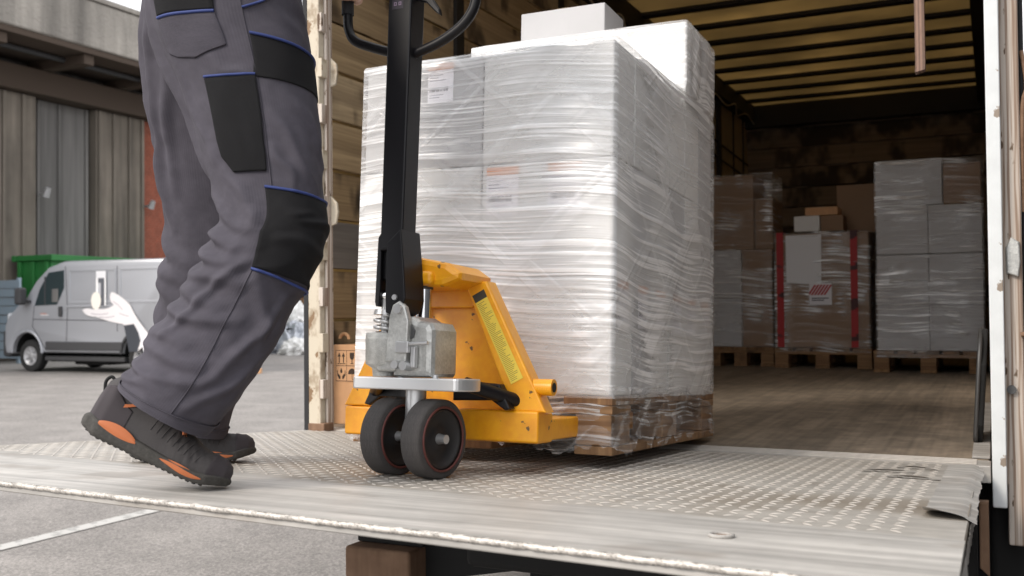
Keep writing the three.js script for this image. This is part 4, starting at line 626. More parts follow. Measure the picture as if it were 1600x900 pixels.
const nearFolds = folds([[8.2, -104, 9.3, -20, 0.0186, 0.0207], [8.9, -108, 9.9, -8, 0.0201, 0.0194], [9.7, -106, 10.5, 6, 0.0155, 0.0181], [10.5, -100, 11.3, -5, 0.0131, 0.0194], [11.2, -104, 11.7, 20, 0.0124, 0.0170], [12.0, -100, 12.6, -12, 0.0124, 0.0181], [12.7, -104, 13.2, 10, 0.0109, 0.0158], [13.4, -100, 13.7, 22, 0.0093, 0.0145], [14.1, -90, 14.2, 0, 0.0070, 0.0145], [10.2, 12, 12.5, 60, 0.0090, 0.0149], [11.0, 60, 13.5, 30, 0.0090, 0.0171], [12.8, 70, 14.4, 25, 0.0070, 0.0158], [9.8, 0, 12.4, -40, 0.0090, 0.0139], [7.1, -70, 8.6, -12, 0.0093, 0.0181], [6.6, -30, 8.2, -4, 0.0077, 0.0158], [7.4, -4, 9.2, 6, 0.0070, 0.0145], [5.0, 24, 7.0, 70, 0.0090, 0.0139], [4.4, 40, 6.2, 95, 0.0079, 0.0149], [5.9, 18, 7.0, 36, 0.0068, 0.0117], [1.0, -80, 4.5, -66, 0.0124, 0.0171], [2.4, -84, 6.4, -76, 0.0112, 0.0149], [3.3, -50, 6.2, -38, 0.0079, 0.0149], [3.4, -10, 3.9, 10, 0.0056, 0.0107], [0.6, 30, 1.9, 90, 0.0090, 0.0139], [0.9, 20, 2.5, 70, 0.0068, 0.0128], [8.0, 30, 8.8, 100, 0.0068, 0.0149], [9.0, 20, 9.6, 100, 0.0079, 0.0149], [7.6, 20, 8.0, 60, 0.0045, 0.0107], [10.2, 60, 11.2, 120, 0.0090, 0.0160]]);
const farFolds = folds([[7.0, -100, 8.2, 0, 0.0124, 0.0207], [7.8, -104, 8.9, 0, 0.0155, 0.0194], [8.6, -104, 9.5, 10, 0.0140, 0.0181], [9.3, -100, 10.2, 20, 0.0109, 0.0181], [11.2, 100, 11.6, 0, 0.0093, 0.0181], [11.9, 110, 12.3, 0, 0.0077, 0.0158], [1.0, -86, 4.6, -70, 0.0135, 0.0181], [2.2, -50, 6.0, -60, 0.0112, 0.0171], [4.5, -80, 7.0, -40, 0.0101, 0.0171], [3.0, -20, 6.0, -30, 0.0101, 0.0171]]);
const near = legSurface(nearRings, (t, ph, P) => {
  const w = nearFolds(t, ph) + 0.004 * pn(P.x * 14, P.y * 11, P.z * 14) + 0.0035 * ridge(pn(P.x * 20 + P.y * 8, P.y * 12, P.z * 10)) * sstep(2, 9, t);
  return w * (1 - 0.6 * sstep(14.2, 15, t));
});
const far = legSurface(farRings, (t, ph, P) => (farFolds(t, ph) + 0.004 * pn(P.x * 14, P.y * 11, P.z * 14) + 0.003 * ridge(pn(P.x * 20 + P.y * 8, P.y * 12, P.z * 10))) * (1 - 0.6 * sstep(12.2, 13, t)));
const waist = legSurface(waistRings, (t, ph, P) => 0.005 * pn(P.x * 12, P.y * 10, P.z * 12));
function surfGeo(fn, nu, nv, wrap) { const pos = [], uv = [], idx = []; for (let i = 0; i <= nu; i++) for (let j = 0; j <= nv; j++) { const p = fn(i / nu, j / nv); pos.push(p.x, p.y, p.z); uv.push(j / nv * 0.6, i / nu); } for (let i = 0; i < nu; i++) for (let j = 0; j < nv; j++) { const a = i * (nv + 1) + j, b = a + nv + 1; idx.push(a, b, a + 1, b, b + 1, a + 1); } const g = new THREE.BufferGeometry(); g.setAttribute('position', new THREE.Float32BufferAttribute(pos, 3)); g.setAttribute('uv', new THREE.Float32BufferAttribute(uv, 2)); g.setIndex(idx); g.computeVertexNormals(); 
  if (wrap) { const n = g.attributes.normal; for (let i = 0; i <= nu; i++) { const a = i * (nv + 1), b = a + nv; const v = V(n.getX(a) + n.getX(b), n.getY(a) + n.getY(b), n.getZ(a) + n.getZ(b)).normalize(); n.setXYZ(a, v.x, v.y, v.z); n.setXYZ(b, v.x, v.y, v.z); } } return g; }
// piece of cloth sewn on the leg: left and right borders as lists of [t, phi]
function patch(S, left, right, off = 0.003, nu = 26, nv = 20, bulge = 0) {
  const at = (L, u) => { const x = u * (L.length - 1), i = Math.min(L.length - 2, Math.floor(x)); return [mix(L[i][0], L[i + 1][0], x - i), mix(L[i][1], L[i + 1][1], x - i)]; };
  const P = (u, v, o) => { const a = at(left, u), b = at(right, u); return S(mix(a[0], b[0], v), mix(a[1], b[1], v), o); };
  return surfGeo((u, v) => { const U = (u * (nu + 2) - 1) / nu, Vv = (v * (nv + 2) - 1) / nv, e = U < 0 || U > 1 || Vv < 0 || Vv > 1; return P(clamp(U), clamp(Vv), e ? -0.002 : off + bulge * Math.sin(Math.PI * clamp(U)) * Math.sin(Math.PI * clamp(Vv))); }, nu + 2, nv + 2);
}
function strip(S, pts, w, off = 0.0035, n = 40) { // thin trim following points [t, phi]; w in t units
  const at = (u) => { const x = u * (pts.length - 1), i = Math.min(pts.length - 2, Math.floor(x)); return [mix(pts[i][0], pts[i + 1][0], x - i), mix(pts[i][1], pts[i + 1][1], x - i)]; };
  const ps = []; for (let i = 0; i <= n; i++) { const [t, p] = at(i / n); ps.push(S(t, p, off)); } return new THREE.TubeGeometry(new THREE.CatmullRomCurve3(ps), n * 2, w, 6);
}
{
  const O = deckPoint(-0.40, 0, 1.33), person = thing('person', 'person in grey work trousers and dark shoes pushing the pallet jack handle', 'person', O);
  const L = (g) => g.translate(-O.x, -O.y, -O.z);
  const hipR = V(-0.262, 1.88, 1.442), hipL = V(-0.43, 1.93, 1.31), kneeR = V(-0.129, 1.40, 1.464), kneeL = V(-0.473, 1.41, 1.24), ankR = V(-0.312, 1.062, 1.668), ankL = V(-0.640, 0.965, 1.235);
  const midR = V(-0.222, 1.115, 1.592), midL = V(-0.56, 1.035, 1.20);
  const pel = V(-0.345, 1.98, 1.372), chest = V(-0.235, 2.30, 1.29), neck = V(-0.175, 2.47, 1.245), shR = V(-0.085, 2.385, 1.42), shL = V(-0.325, 2.385, 1.125), head = V(-0.125, 2.615, 1.205);
  const elL = V(-0.50, 2.13, 1.215), wrL = V(-0.285, 1.997, 1.125), elR = V(0.09, 2.19, 1.50), wrR = V(0.115, 2.13, 1.225);
  const fwd = V(0.79, 0, -0.61), rgt = V(0.61, 0, 0.79);
  const torso = [[pel.clone().addScaledVector(rgt, -0.06), pel.clone().addScaledVector(rgt, 0.06), 0.115, 0.115], [pel, chest, 0.12, 0.13], [chest.clone().addScaledVector(rgt, -0.07), chest.clone().addScaledVector(rgt, 0.07), 0.12, 0.12], [shL.clone().lerp(neck, 0.2), shR.clone().lerp(neck, 0.2), 0.065, 0.065]];
  const upper = [[shL, elL, 0.055, 0.042], [shR, elR, 0.055, 0.042]];
  const bones = [...torso, ...upper, [elL, wrL, 0.042, 0.027], [elR, wrR, 0.042, 0.027], [chest.clone().lerp(neck, 0.6), neck, 0.06, 0.055], [neck, head, 0.055, 0.06],
    [hipR, kneeR, 0.08, 0.055], [hipL, kneeL, 0.08, 0.055], [kneeR, midR, 0.05, 0.036], [kneeL, midL, 0.05, 0.036], [midR, ankR, 0.030, 0.010], [midL, ankL, 0.030, 0.010]];
  const up = V(0, 1, 0), hd = (f, u, r) => head.clone().addScaledVector(fwd, f).addScaledVector(up, u).addScaledVector(rgt, r);
  const headB = [[hd(-0.02, 0.035, 0), hd(0.015, 0.03, 0), 0.088, 0.08], [hd(0.02, -0.02, 0), hd(0.045, -0.075, 0), 0.068, 0.042], [hd(0.082, 0.015, 0), hd(0.108, -0.022, 0), 0.009, 0.014], [hd(0.08, -0.058, -0.018), hd(0.08, -0.058, 0.018), 0.012, 0.012], [neck, head, 0.055, 0.05]];
  for (const s of [-1, 1]) headB.push([hd(-0.012, 0.0, s * 0.08), hd(-0.018, 0.03, s * 0.09), 0.012, 0.016]);
  // hands: palm, four fingers round the bar, thumb
  function hand(axisPoint, axisDir, palmDir, wrist) {
    const q = axisDir.clone().cross(palmDir).normalize(), p = q.clone().cross(axisDir).normalize(), R = 0.0245, bs = []; const on = (h, deg, r = R) => axisPoint.clone().addScaledVector(axisDir, h).addScaledVector(p, r * Math.cos(deg * DEG)).addScaledVector(q, r * Math.sin(deg * DEG));
    const lens = [215, 245, 255, 240];
    for (let f = 0; f < 4; f++) { const h = -0.033 + f * 0.0215, kn = on(h, 62, 0.034); bs.push([on(h * 0.75, 0, 0.036).lerp(wrist, 0.25), kn, 0.013, 0.0115]); const a = [85, 135, 185, lens[f]].map((d, i) => on(h, d, R + (i === 1 ? 0.003 : 0))); bs.push([kn, a[0], 0.0115, 0.0105], [a[0], a[1], 0.0105, 0.0095], [a[1], a[2], 0.0095, 0.009], [a[2], a[3], 0.009, 0.008]); }
    bs.push([wrist, on(-0.02, 10, 0.042), 0.024, 0.015], [wrist, on(0.025, 10, 0.042), 0.024, 0.016], [on(0.02, -10, 0.045), on(0.042, -60, 0.034), 0.015, 0.012], [on(0.042, -60, 0.034), on(0.05, -115, 0.026), 0.012, 0.010], [on(0.05, -115, 0.026), on(0.045, -160, 0.025), 0.010, 0.008]); return bs;
  }
  const axD = V(0, CT, -ST), gl = deckPoint(-0.2055, 1.142, 1.165), gr = deckPoint(0.09, 1.241, 1.165);
  const hl = hand(gl, axD, V(-0.8, 0, 0.5), wrL), hr = hand(gr, V(1, 0, 0), V(0.1, 0.15, 1), wrR);
  const big = sdfMesh(bones, V(-0.95, 0.86, 0.42), 1.95, 132, 0.025);
  const body = part('body', L(merge([big, sdfMesh(headB, head.clone().sub(V(0.17, 0.17, 0.17)), 0.34, 84, 0.012), sdfMesh([...hl, [elL.clone().lerp(wrL, 0.75), wrL, 0.03, 0.026]], gl.clone().sub(V(0.11, 0.085, 0.09)), 0.2, 72, 0.004), sdfMesh([...hr, [elR.clone().lerp(wrR, 0.75), wrR, 0.03, 0.026]], gr.clone().sub(V(0.09, 0.12, 0.06)), 0.23, 76, 0.004)])), M.skin, person);
  part('hair', L(sdfMesh([[hd(-0.035, 0.055, 0), hd(0.02, 0.07, 0), 0.088, 0.07], [hd(-0.06, 0.02, 0), hd(-0.055, -0.03, 0), 0.065, 0.05]], head.clone().sub(V(0.17, 0.15, 0.17)), 0.34, 60, 0.015)), M.hair, person);
  for (const s of [-1, 1]) part('eye', L(new THREE.SphereGeometry(0.011, 12, 10).translate(...hd(0.078, 0.012, s * 0.031).toArray())), M.black, person);
  const grow = (b, d) => b.map(([a, c, r, q]) => [a, c, r + d, q + d]);
  part('shirt', L(sdfMesh(grow([[pel.clone().lerp(chest, 0.28), chest, 0.118, 0.13], ...torso.slice(2), [shL, shL.clone().lerp(elL, 0.75), 0.06, 0.054], [shR, shR.clone().lerp(elR, 0.75), 0.06, 0.054], [chest, chest.clone().lerp(neck, 0.75), 0.08, 0.058]], 0.012), V(-0.8, 1.85, 0.8), 0.95, 84, 0.025)), M.jacket, person);
  // trousers
  const full = (S, n, nu) => surfGeo((u, v) => S(u * (n - 1), v * 360 - 180), nu, 120, true);
  const tr = part('trousers', L(merge([full(near, nearRings.length, 190), full(far, farRings.length, 150), full(waist, waistRings.length, 20)])), M.trouser, person);
  const T = (n, g, m) => part(n, L(g), m, tr);
  T('cargo_pocket', patch(near, [[3.95, -22], [5.0, -24], [5.7, -27], [6.15, -27], [6.58, -19]], [[3.9, 16], [5.0, 14.5], [5.7, 12.5], [6.15, 12], [6.55, 10]], 0.0045, 34, 22, 0.004), M.trouserBlack);
  T('blue_trim', strip(near, [[3.90, -22], [3.88, 0], [3.86, 16]], 0.0028), M.blue);
  T('thigh_panel', patch(near, [[2.72, 19], [3.4, 18], [3.92, 14]], [[3.3, 130], [3.8, 130], [4.35, 130]], 0.0022, 24, 40), M.trouserBlack);
  T('blue_trim', strip(near, [[2.66, 19], [2.85, 50], [3.06, 85], [3.24, 130]], 0.003), M.blue);
  T('blue_trim', strip(near, [[1.95, 18], [1.75, 35], [1.45, 50], [1.2, 62]], 0.0026), M.blue);
  T('knee_pad', patch(near, [[7.05, 6], [8.0, 4], [8.7, 2], [9.4, 4], [9.95, 7]], [[7.5, 135], [8.1, 135], [8.9, 135], [9.9, 135], [10.9, 135]], 0.0035, 36, 44, 0.004), M.trouserBlack);
  T('blue_trim', strip(near, [[7.0, 6], [7.12, 35], [7.32, 75], [7.48, 135]], 0.003), M.blue);
  T('blue_trim', strip(near, [[10.0, 7], [10.25, 35], [10.6, 75], [10.9, 135]], 0.003), M.blue);
  T('back_pocket', patch(near, [[2.14, -50], [2.7, -52], [3.15, -53], [3.3, -42]], [[2.1, 0], [2.7, 1], [3.05, 1], [3.38, -24]], 0.003, 20, 20), M.trouser);
  T('pocket_flap', patch(near, [[0.9, -52], [1.5, -50], [2.05, -50]], [[0.9, 2], [1.5, 1], [2.02, 0]], 0.0045, 20, 20), M.trouserBlack);
  T('blue_trim', strip(near, [[2.1, -50], [2.08, -25], [2.06, 0]], 0.0034), M.blue);
  for (const p of [[[6.6, 13], [7.2, 12], [8.5, 9], [10, 8], [12, 10], [13.5, 14], [15, 17]], [[0.8, 17], [2, 18], [3, 17], [4.0, 17], [5.2, 15.5], [6.6, 13]], [[2.2, -48], [2.7, -50], [3.13, -51], [3.27, -41], [3.34, -24], [3.03, -1], [2.6, -1], [2.2, -2]], [[4.1, -20], [5.1, -22], [6.1, -24.5], [6.5, -18], [6.48, 8]]]) T('seam', strip(near, p, 0.0011, 0.0012, 60), M.trouser);
  T('hem', surfGeo((u, v) => near(14.62 + u * 0.38, v * 360 - 180, 0.0022), 6, 100, true), M.trouser);
  T('hem', surfGeo((u, v) => far(12.65 + u * 0.35, v * 360 - 180, 0.0022), 6, 100, true), M.trouser);
  for (const [S, a, b] of [[near, 14.63, 15], [far, 12.66, 13]]) T('seam', new THREE.TubeGeometry(new THREE.CatmullRomCurve3(Array.from({ length: 60 }, (_, i) => S(a, i * 6 - 180, 0.003)), true), 160, 0.0012, 5, true), M.trouser);
  // shoes
  function shoe(pos, quat, len, side, knee, ank) {
    const sh = new THREE.Group(); sh.name = 'shoe'; person.add(sh); sh.position.copy(pos).sub(O); sh.quaternion.copy(quat);
    const wf = pw([[0, 0.010], [0.03, 0.026], [0.1, 0.034], [0.3, 0.036], [0.5, 0.041], [0.7, 0.0475], [0.85, 0.045], [0.95, 0.032], [1, 0.012]]);
    const hf = pw([[0, 0.07], [0.02, 0.104], [0.08, 0.122], [0.2, 0.108], [0.32, 0.110], [0.42, 0.114], [0.52, 0.095], [0.65, 0.076], [0.8, 0.062], [0.92, 0.055], [0.98, 0.044], [1, 0.032]]);
    const spring = (a) => 0.014 * sstep(0.72, 1.0, a) ** 1.5 + 0.006 * sstep(0.1, 0, a), th = pw([[0, 0.034], [0.3, 0.032], [0.6, 0.026], [1, 0.022]]), off = (a) => 0.008 * Math.sin(a * Math.PI) * side;
    const up = (a, b, o = 0) => { o += 0.0016 * ridge(pn(a * 26, b * 5, side)) * sstep(0.45, 0.6, a) * (1 - sstep(0.84, 0.9, a)); const w = wf(a) + o, base = spring(a) + 0.016, t = Math.PI * b, c = Math.cos(t), s = Math.sin(t), h = hf(a) + spring(a) * 0.6; const pinch = 1 - 0.22 * sstep(0.35, 1, s) * (1 - sstep(0.5, 0.8, a)); return V(a * len, base + (h - base + o) * Math.pow(s, 0.75), off(a) + w * Math.sign(c) * Math.pow(Math.abs(c), 0.8) * pinch + 0); };
    part('upper', surfGeo((u, v) => up(u, v), 60, 40), M.shoe, sh);
    part('heel_counter', surfGeo((u, v) => up(0.004 + u * 0.24, v < 0.5 ? 0.02 + v * (0.62 - u * 0.3) : 0.98 - (1 - v) * (0.62 - u * 0.3), 0.0015), 20, 24), M.shoeKnit, sh);
    part('toe_cap', surfGeo((u, v) => up(0.84 + u * 0.16, 0.01 + v * 0.98, 0.0018), 20, 30), M.shoeKnit, sh);
    // sole: tapered slab with side relief
    part('sole', surfGeo((u, v) => { const a = -0.03 + u * 1.045, aa = clamp(a, 0.03, 0.97), t = v * Math.PI * 2, e = Math.sqrt(Math.max(0, 1 - Math.pow(Math.abs(u * 2 - 1), 16))), w = (wf(aa) + 0.007) * Math.max(e, 0.02), c = Math.cos(t), s = Math.sin(t), sq = (x, p) => Math.sign(x) * Math.pow(Math.abs(x), p), hh = th(aa) / 2 * Math.max(e, 0.25); return V(a * len, spring(aa) + th(aa) / 2 + sq(s, 0.45) * hh, off(aa) + sq(c, 0.3) * w * (1 + 0.05 * s)); }, 70, 36), M.sole, sh);
    for (let i = 0; i < 20; i++) { const a = 0.03 + i * 0.042; part('tread_lug', bx(a * len, a * len + 0.008, spring(clamp(a)) - 0.0012, spring(clamp(a)) + 0.006, off(clamp(a)) - wf(clamp(a)) * 0.9, off(clamp(a)) + wf(clamp(a)) * 0.9, 0.002), M.blackRubber, sh); }
    for (const q of [1, -1]) { // orange inserts along the midsole
      const ins = (a0, a1, lo, hi) => surfGeo((u, v) => { const a = mix(a0, a1, u), k = Math.pow(Math.sin(Math.PI * clamp(u * 0.96 + 0.02)), 0.6); const m = (lo + hi) / 2 + (0.5 - u) * 0.006; return V(a * len, spring(a) + m + (v - 0.5) * (hi - lo) * k, off(a) + q * (wf(a) + 0.0085 - 0.003 * Math.abs(v - 0.5) * 2)); }, 24, 6);
      part('orange_insert', ins(0.09, 0.36, 0.012, 0.040), M.orange, sh); part('orange_insert', ins(0.54, 0.83, 0.006, 0.024), M.orange, sh);
      part('orange_stripe', surfGeo((u, v) => up(0.18 + u * 0.13, q > 0 ? 0.16 + u * 0.10 + v * 0.03 : 0.84 - u * 0.10 - v * 0.03, 0.002), 10, 4), M.orange, sh);
      part('orange_stripe', surfGeo((u, v) => up(0.46 + u * 0.02 + v * 0.05, q > 0 ? 0.22 + v * 0.03 + u * 0.10 : 0.78 - v * 0.03 - u * 0.1, 0.002), 6, 6), M.orange, sh);
      for (let i = 0; i < 9; i++) part('knit_rib', tube(Array.from({ length: 9 }, (_, k) => up(0.42 + i * 0.043 + k * 0.004 - 0.02, q > 0 ? 0.10 + k * 0.028 : 0.90 - k * 0.028, 0.0004)), 0.0009, 16, 5), M.shoe, sh);
    }
    for (let i = 0; i < 6; i++) { const a = 0.43 + i * 0.038; part('lace', tube(Array.from({ length: 9 }, (_, k) => up(a + (i % 2 ? k : 8 - k) * 0.004, 0.28 + k * 0.055, 0.004)), 0.0026, 24, 6), i % 3 === 1 ? M.orange : M.black, sh); }
    part('lace_bow', merge([tube([up(0.44, 0.5, 0.006), up(0.42, 0.38, 0.02), up(0.47, 0.30, 0.012), up(0.46, 0.45, 0.006)], 0.0024, 24, 6), tube([up(0.44, 0.5, 0.006), up(0.42, 0.62, 0.02), up(0.47, 0.70, 0.012), up(0.46, 0.55, 0.006)], 0.0024, 24, 6), tube([up(0.45, 0.5, 0.006), up(0.55, 0.34, 0.012), up(0.6, 0.26, 0.006)], 0.0022, 16, 6)]), M.orange, sh);
    part('heel_loop', tube([V(0.004, 0.080, 0), V(-0.003, 0.098, 0), V(0.002, 0.110, 0), V(0.012, 0.106, 0)], 0.0032, 24, 8), M.black, sh);
    { const inv = quat.clone().invert(), k = knee.clone().sub(pos).applyQuaternion(inv), a = V(0.078, 0.105, off(0.25)), e = a.clone().lerp(k, 0.9); part('sock', merge([cyl(V(0.07, 0.05, off(0.2)), a, 0.024, 0.027, 24), cyl(a, e, 0.027, 0.044, 24), new THREE.SphereGeometry(0.0272, 20, 14).translate(a.x, a.y, a.z)]), M.sock, sh); }
    return sh;
  }
  const Y = V(0, CT, -ST), dir = V(0.79, 0, -0.61);
  const basis = (f, u) => { const F2 = f.clone().normalize(), W = F2.clone().cross(u).normalize(), U = W.clone().cross(F2).normalize(); return new THREE.Quaternion().setFromRotationMatrix(new THREE.Matrix4().makeBasis(F2, U, W)); };
  { // right foot: heel raised, toe pressed on the lip
    const toe = deckPoint(-0.178, -0.013, 1.554), heel = deckPoint(-0.178 - 0.79 * 0.266, 0.112, 1.554 + 0.61 * 0.266), f = toe.clone().sub(heel); shoe(heel.clone().addScaledVector(f, 0.0), basis(f, Y), f.length() * 0.985, 1, midR, ankR);
  }
  { // left foot flat
    const toe = deckPoint(-0.478, 0.005, 1.108), heel = deckPoint(-0.478 - 0.79 * 0.285, 0.005, 1.108 + 0.61 * 0.285), f = toe.clone().sub(heel); shoe(heel, basis(f, Y), f.length(), -1, midL, ankL);
  }
}
console.log('worker done');

// ---------------------------------------------------------------- yard: hall, fence, container, van, pallets
{
  const hall = thing('warehouse_hall', 'concrete warehouse hall with ribbed wall panels, deep eaves and a brick end', 'building', V(-22, 0, -20));
  const H = (g) => g.translate(22, 0, 20), xw = -22;
  part('wall', H(bx(-34, xw - 0.5, 0, 8.6, -48, -2, 0)), M.panelGrey, hall);
  const panel = (z0, z1, out, mat, ribs) => { const p = part('wall_panel', H(bx(xw - 0.5, xw + out, 0, 7.05, z1, z0, 0.03)), mat, hall); for (const r of ribs) part('panel_rib', H(bx(xw + out - 0.02, xw + out + 0.07, 0.02, 7.03, mix(z0, z1, r) - 0.05, mix(z0, z1, r) + 0.05, 0.02)), mat, p); return p; };
  panel(-2.0, -8.8, 0.05, M.panelTan, [0.2, 0.5, 0.8]); panel(-9.0, -13.0, -0.25, M.panelGrey, [0.3, 0.6]);
  panel(-13.2, -15.85, 0.05, M.panelTan, [0.2, 0.42, 0.62, 0.84]);
  panel(-16.1, -17.75, -0.22, M.panelGrey, [0.0, 0.06, 0.42, 0.98]);
  panel(-17.85, -19.6, 0.05, M.panelTan, [0.06, 0.36, 0.70, 0.98]);
  part('brick_wall', H(bx(xw - 0.5, xw - 0.08, 0, 7.05, -47.9, -19.62, 0.02)), M.brickFar, hall);
  const eaves = part('eaves', H(bx(-34, -20, 8.15, 9.40, -48, -2, 0.06)), M.concrete, hall);
  part('coping', H(bx(-20.3, -19.96, 9.402, 9.55, -48, -2, 0.03)), M.concrete, eaves);
  for (let z = -4; z > -46; z -= 3.6) part('coping_joint', H(bx(-20.25, -19.93, 9.36, 9.58, z, z + 0.18, 0.01)), M.panelGrey, eaves);
  part('ring_beam', H(bx(xw - 0.45, xw + 0.35, 7.06, 7.72, -48, -2, 0.03)), M.soffit, hall);
  part('soffit', H(bx(xw - 0.4, -20.05, 8.0, 8.148, -48, -2, 0.01)), M.soffit, hall);
  for (let z = -3; z > -47; z -= 2.6) part('eaves_bracket', H(bx(xw - 0.3, -20.15, 7.73, 7.995, z - 0.16, z + 0.16, 0.02)), M.soffit, hall);
  part('cable_duct', H(cyl(V(-20.9, 7.9, -47), V(-20.9, 7.9, -2.5), 0.07, 0.07, 8)), M.vanTrim, hall);
  for (const z of [-15.98, -19.72]) { const l = part('wall_bracket', H(merge([bx(xw, xw + 0.28, 4.4, 4.46, z - 0.03, z + 0.03, 0.01), cyl(V(xw + 0.25, 4.36, z), V(xw + 0.36, 4.58, z), 0.10, 0.07, 14)])), M.hubcap, hall); }
  // sheet fence
  const fence = thing('sheet_fence', 'blue-grey corrugated sheet fence at the left behind the van', 'fence', V(-21.6, 0, -14));
  for (let i = 0; i < 9; i++) part('fence_sheet', bx(-3.6, 1.35, 0.12 + i * 0.215, 0.32 + i * 0.215, -0.04 + (i % 2) * 0.03, 0.02 + (i % 2) * 0.03, 0.015), M.fence, fence);
  for (const x of [-3.2, -1.0, 1.2]) part('fence_post', bx(x - 0.05, x + 0.05, 0, 2.1, -0.12, -0.045, 0.01), M.fence, fence);
  // green container
  const con = thing('skip_container', 'green steel waste container standing behind the grey van', 'container', V(-21.1, 0, -17.2));
  part('shell', bx(-0.62, 0.62, 0.18, 2.62, -3.6, 2.1, 0.02), M.green, con);
  for (let i = 0; i < 10; i++) part('side_rib', bx(0.62, 0.70, 0.2, 2.55, -3.55 + i * 0.56, -3.43 + i * 0.56, 0.015), M.green, con);
  for (const x of [-0.55, -0.06, 0.43]) part('end_rib', bx(x, x + 0.12, 0.2, 2.55, 2.1, 2.18, 0.015), M.green, con);
  part('top_rail', merge([bx(0.60, 0.74, 2.56, 2.72, -3.7, 2.2, 0.02), bx(-0.74, -0.60, 2.56, 2.72, -3.7, 2.2, 0.02), bx(-0.60, 0.60, 2.57, 2.715, 2.06, 2.19, 0.02)]), M.green, con);
  part('skid', merge([bx(-0.5, -0.35, 0, 0.18, -2, 2, 0.01), bx(0.35, 0.5, 0, 0.18, -2, 2, 0.01)]), M.vanTrim, con);

  // ---- van, side on, nose to the left
  const vx = -15.5, vz = -11.6, van = thing('delivery_van', 'grey panel van with a printed hand holding a glass on its side', 'van', V(vx, 0, vz - 1));
  const fx = -17.06 - vx, rx = -13.95 - vx, arc = (cx, r, y0) => { const o = []; for (let i = 0; i <= 14; i++) { const a = Math.PI - Math.PI * i / 14; o.push([cx + r * Math.cos(a), y0 + r * Math.sin(a)]); } return o; };
  const sideP = [[-2.22, 0.34], ...arc(fx, 0.43, 0.40).map(([x, y]) => [x, Math.max(y, 0.30)]), ...arc(rx, 0.43, 0.40).map(([x, y]) => [x, Math.max(y, 0.30)]), [2.55, 0.33], [2.62, 0.5], [2.62, 1.4], [2.52, 2.2], [2.44, 2.27], [-0.35, 2.29], [-0.55, 2.285], [-0.95, 2.18], [-1.32, 1.90], [-1.62, 1.55], [-1.87, 1.40], [-2.16, 1.15], [-2.26, 0.98], [-2.29, 0.60]];
  const bodyG = ext(sideP.map((p) => p), 1.98, 0.10, -0.99); part('van_body', toCreasedNormals(bodyG, 0.6), M.vanPaint, van);
  const zs = 0.99, flat2 = (pts, z, m, n, par = van, th = 0.012) => part(n, ext(pts, th, 0.003, z), m, par);
  const win = flat2([[-1.31, 1.38], [-1.16, 1.72], [-0.90, 2.06], [-0.46, 2.10], [-0.455, 1.74], [-0.66, 1.40]], zs - 0.002, M.glassDark, 'side_window');
  part('window_pillar', bx(-1.02, -0.985, 1.40, 1.98, zs + 0.005, zs + 0.016, 0.003), M.vanTrim, win);
  part('seat_back', bx(-0.80, -0.62, 1.45, 1.72, zs + 0.0105, zs + 0.013, 0.001), M.panelGrey, win);
  part('windscreen', (() => { const g = new THREE.BufferGeometry(); g.setAttribute('position', new THREE.Float32BufferAttribute([-1.66, 1.56, -0.8, -1.66, 1.56, 0.8, -0.98, 2.17, -0.75, -0.98, 2.17, 0.75].map((v, i) => (i % 3 === 0 ? v - 0.012 : i % 3 === 1 ? v + 0.012 : v)), 3)); g.setIndex([0, 1, 2, 2, 1, 3]); g.computeVertexNormals(); return g; })(), M.glassDark, van);
  const mir = part('wing_mirror', bx(-1.66, -1.46, 1.40, 1.76, zs + 0.06, zs + 0.24, 0.05), M.vanTrim, van); part('mirror_arm', bx(-1.56, -1.42, 1.44, 1.50, zs - 0.02, zs + 0.08, 0.01), M.vanTrim, mir);
  const seam = (pts, n = 'panel_gap') => part(n, merge(pts.slice(1).map((p, i) => { const a = pts[i], dx = p[0] - a[0], dy = p[1] - a[1], l = Math.hypot(dx, dy); return new THREE.BoxGeometry(l, 0.014, 0.006).rotateZ(Math.atan2(dy, dx)).translate((a[0] + p[0]) / 2, (a[1] + p[1]) / 2, zs + 0.001); })), M.vanTrim, van);
  seam([[-0.42, 2.18], [-0.36, 1.3], [-0.40, 0.52]]); seam([[-1.33, 1.38], [-1.38, 0.95], [-0.98, 0.46]]); seam([[1.02, 2.15], [1.02, 0.85]]); seam([[-1.36, 1.10], [1.0, 1.06]]);
  const rail = part('side_rail', bx(-0.38, 1.02, 1.335, 1.375, zs - 0.004, zs + 0.02, 0.008), M.vanPaint, van);
  for (const [a, b] of [[-0.33, 0.98], [1.08, 2.45]]) part('pressed_panel', (() => { const s = new THREE.Shape([[a, 1.42], [b, 1.42], [b, 2.10], [a, 2.10]].map((p) => new THREE.Vector2(...p))); const h = new THREE.Path([[a + 0.035, 1.455], [b - 0.035, 1.455], [b - 0.035, 2.065], [a + 0.035, 2.065]].map((p) => new THREE.Vector2(...p))); s.holes.push(h); return new THREE.ExtrudeGeometry(s, { depth: 0.012, bevelEnabled: true, bevelSize: 0.006, bevelThickness: 0.006, bevelSegments: 2 }).translate(0, 0, zs - 0.006); })(), M.vanPaint, van);
  part('side_moulding', bx(-0.98, 1.16, 0.47, 0.64, zs - 0.006, zs + 0.03, 0.015), M.vanTrim, van);
  part('door_handle', bx(-0.60, -0.50, 1.15, 1.36, zs + 0.004, zs + 0.035, 0.015), M.vanTrim, van);
  for (const [n, x] of [['front_bumper', -2.33], ['rear_bumper', 2.5]]) part('bumper', bx(x, x + 0.24, 0.30, n === 'front_bumper' ? 0.88 : 0.55, -0.9, 0.97, 0.07), M.vanTrim, van);
  part('headlight', bx(-2.26, -1.96, 1.0, 1.24, 0.62, 0.93, 0.06), phys({ color: lin(0.55, 0.57, 0.6), roughness: 0.1, clearcoat: 1 }), van);
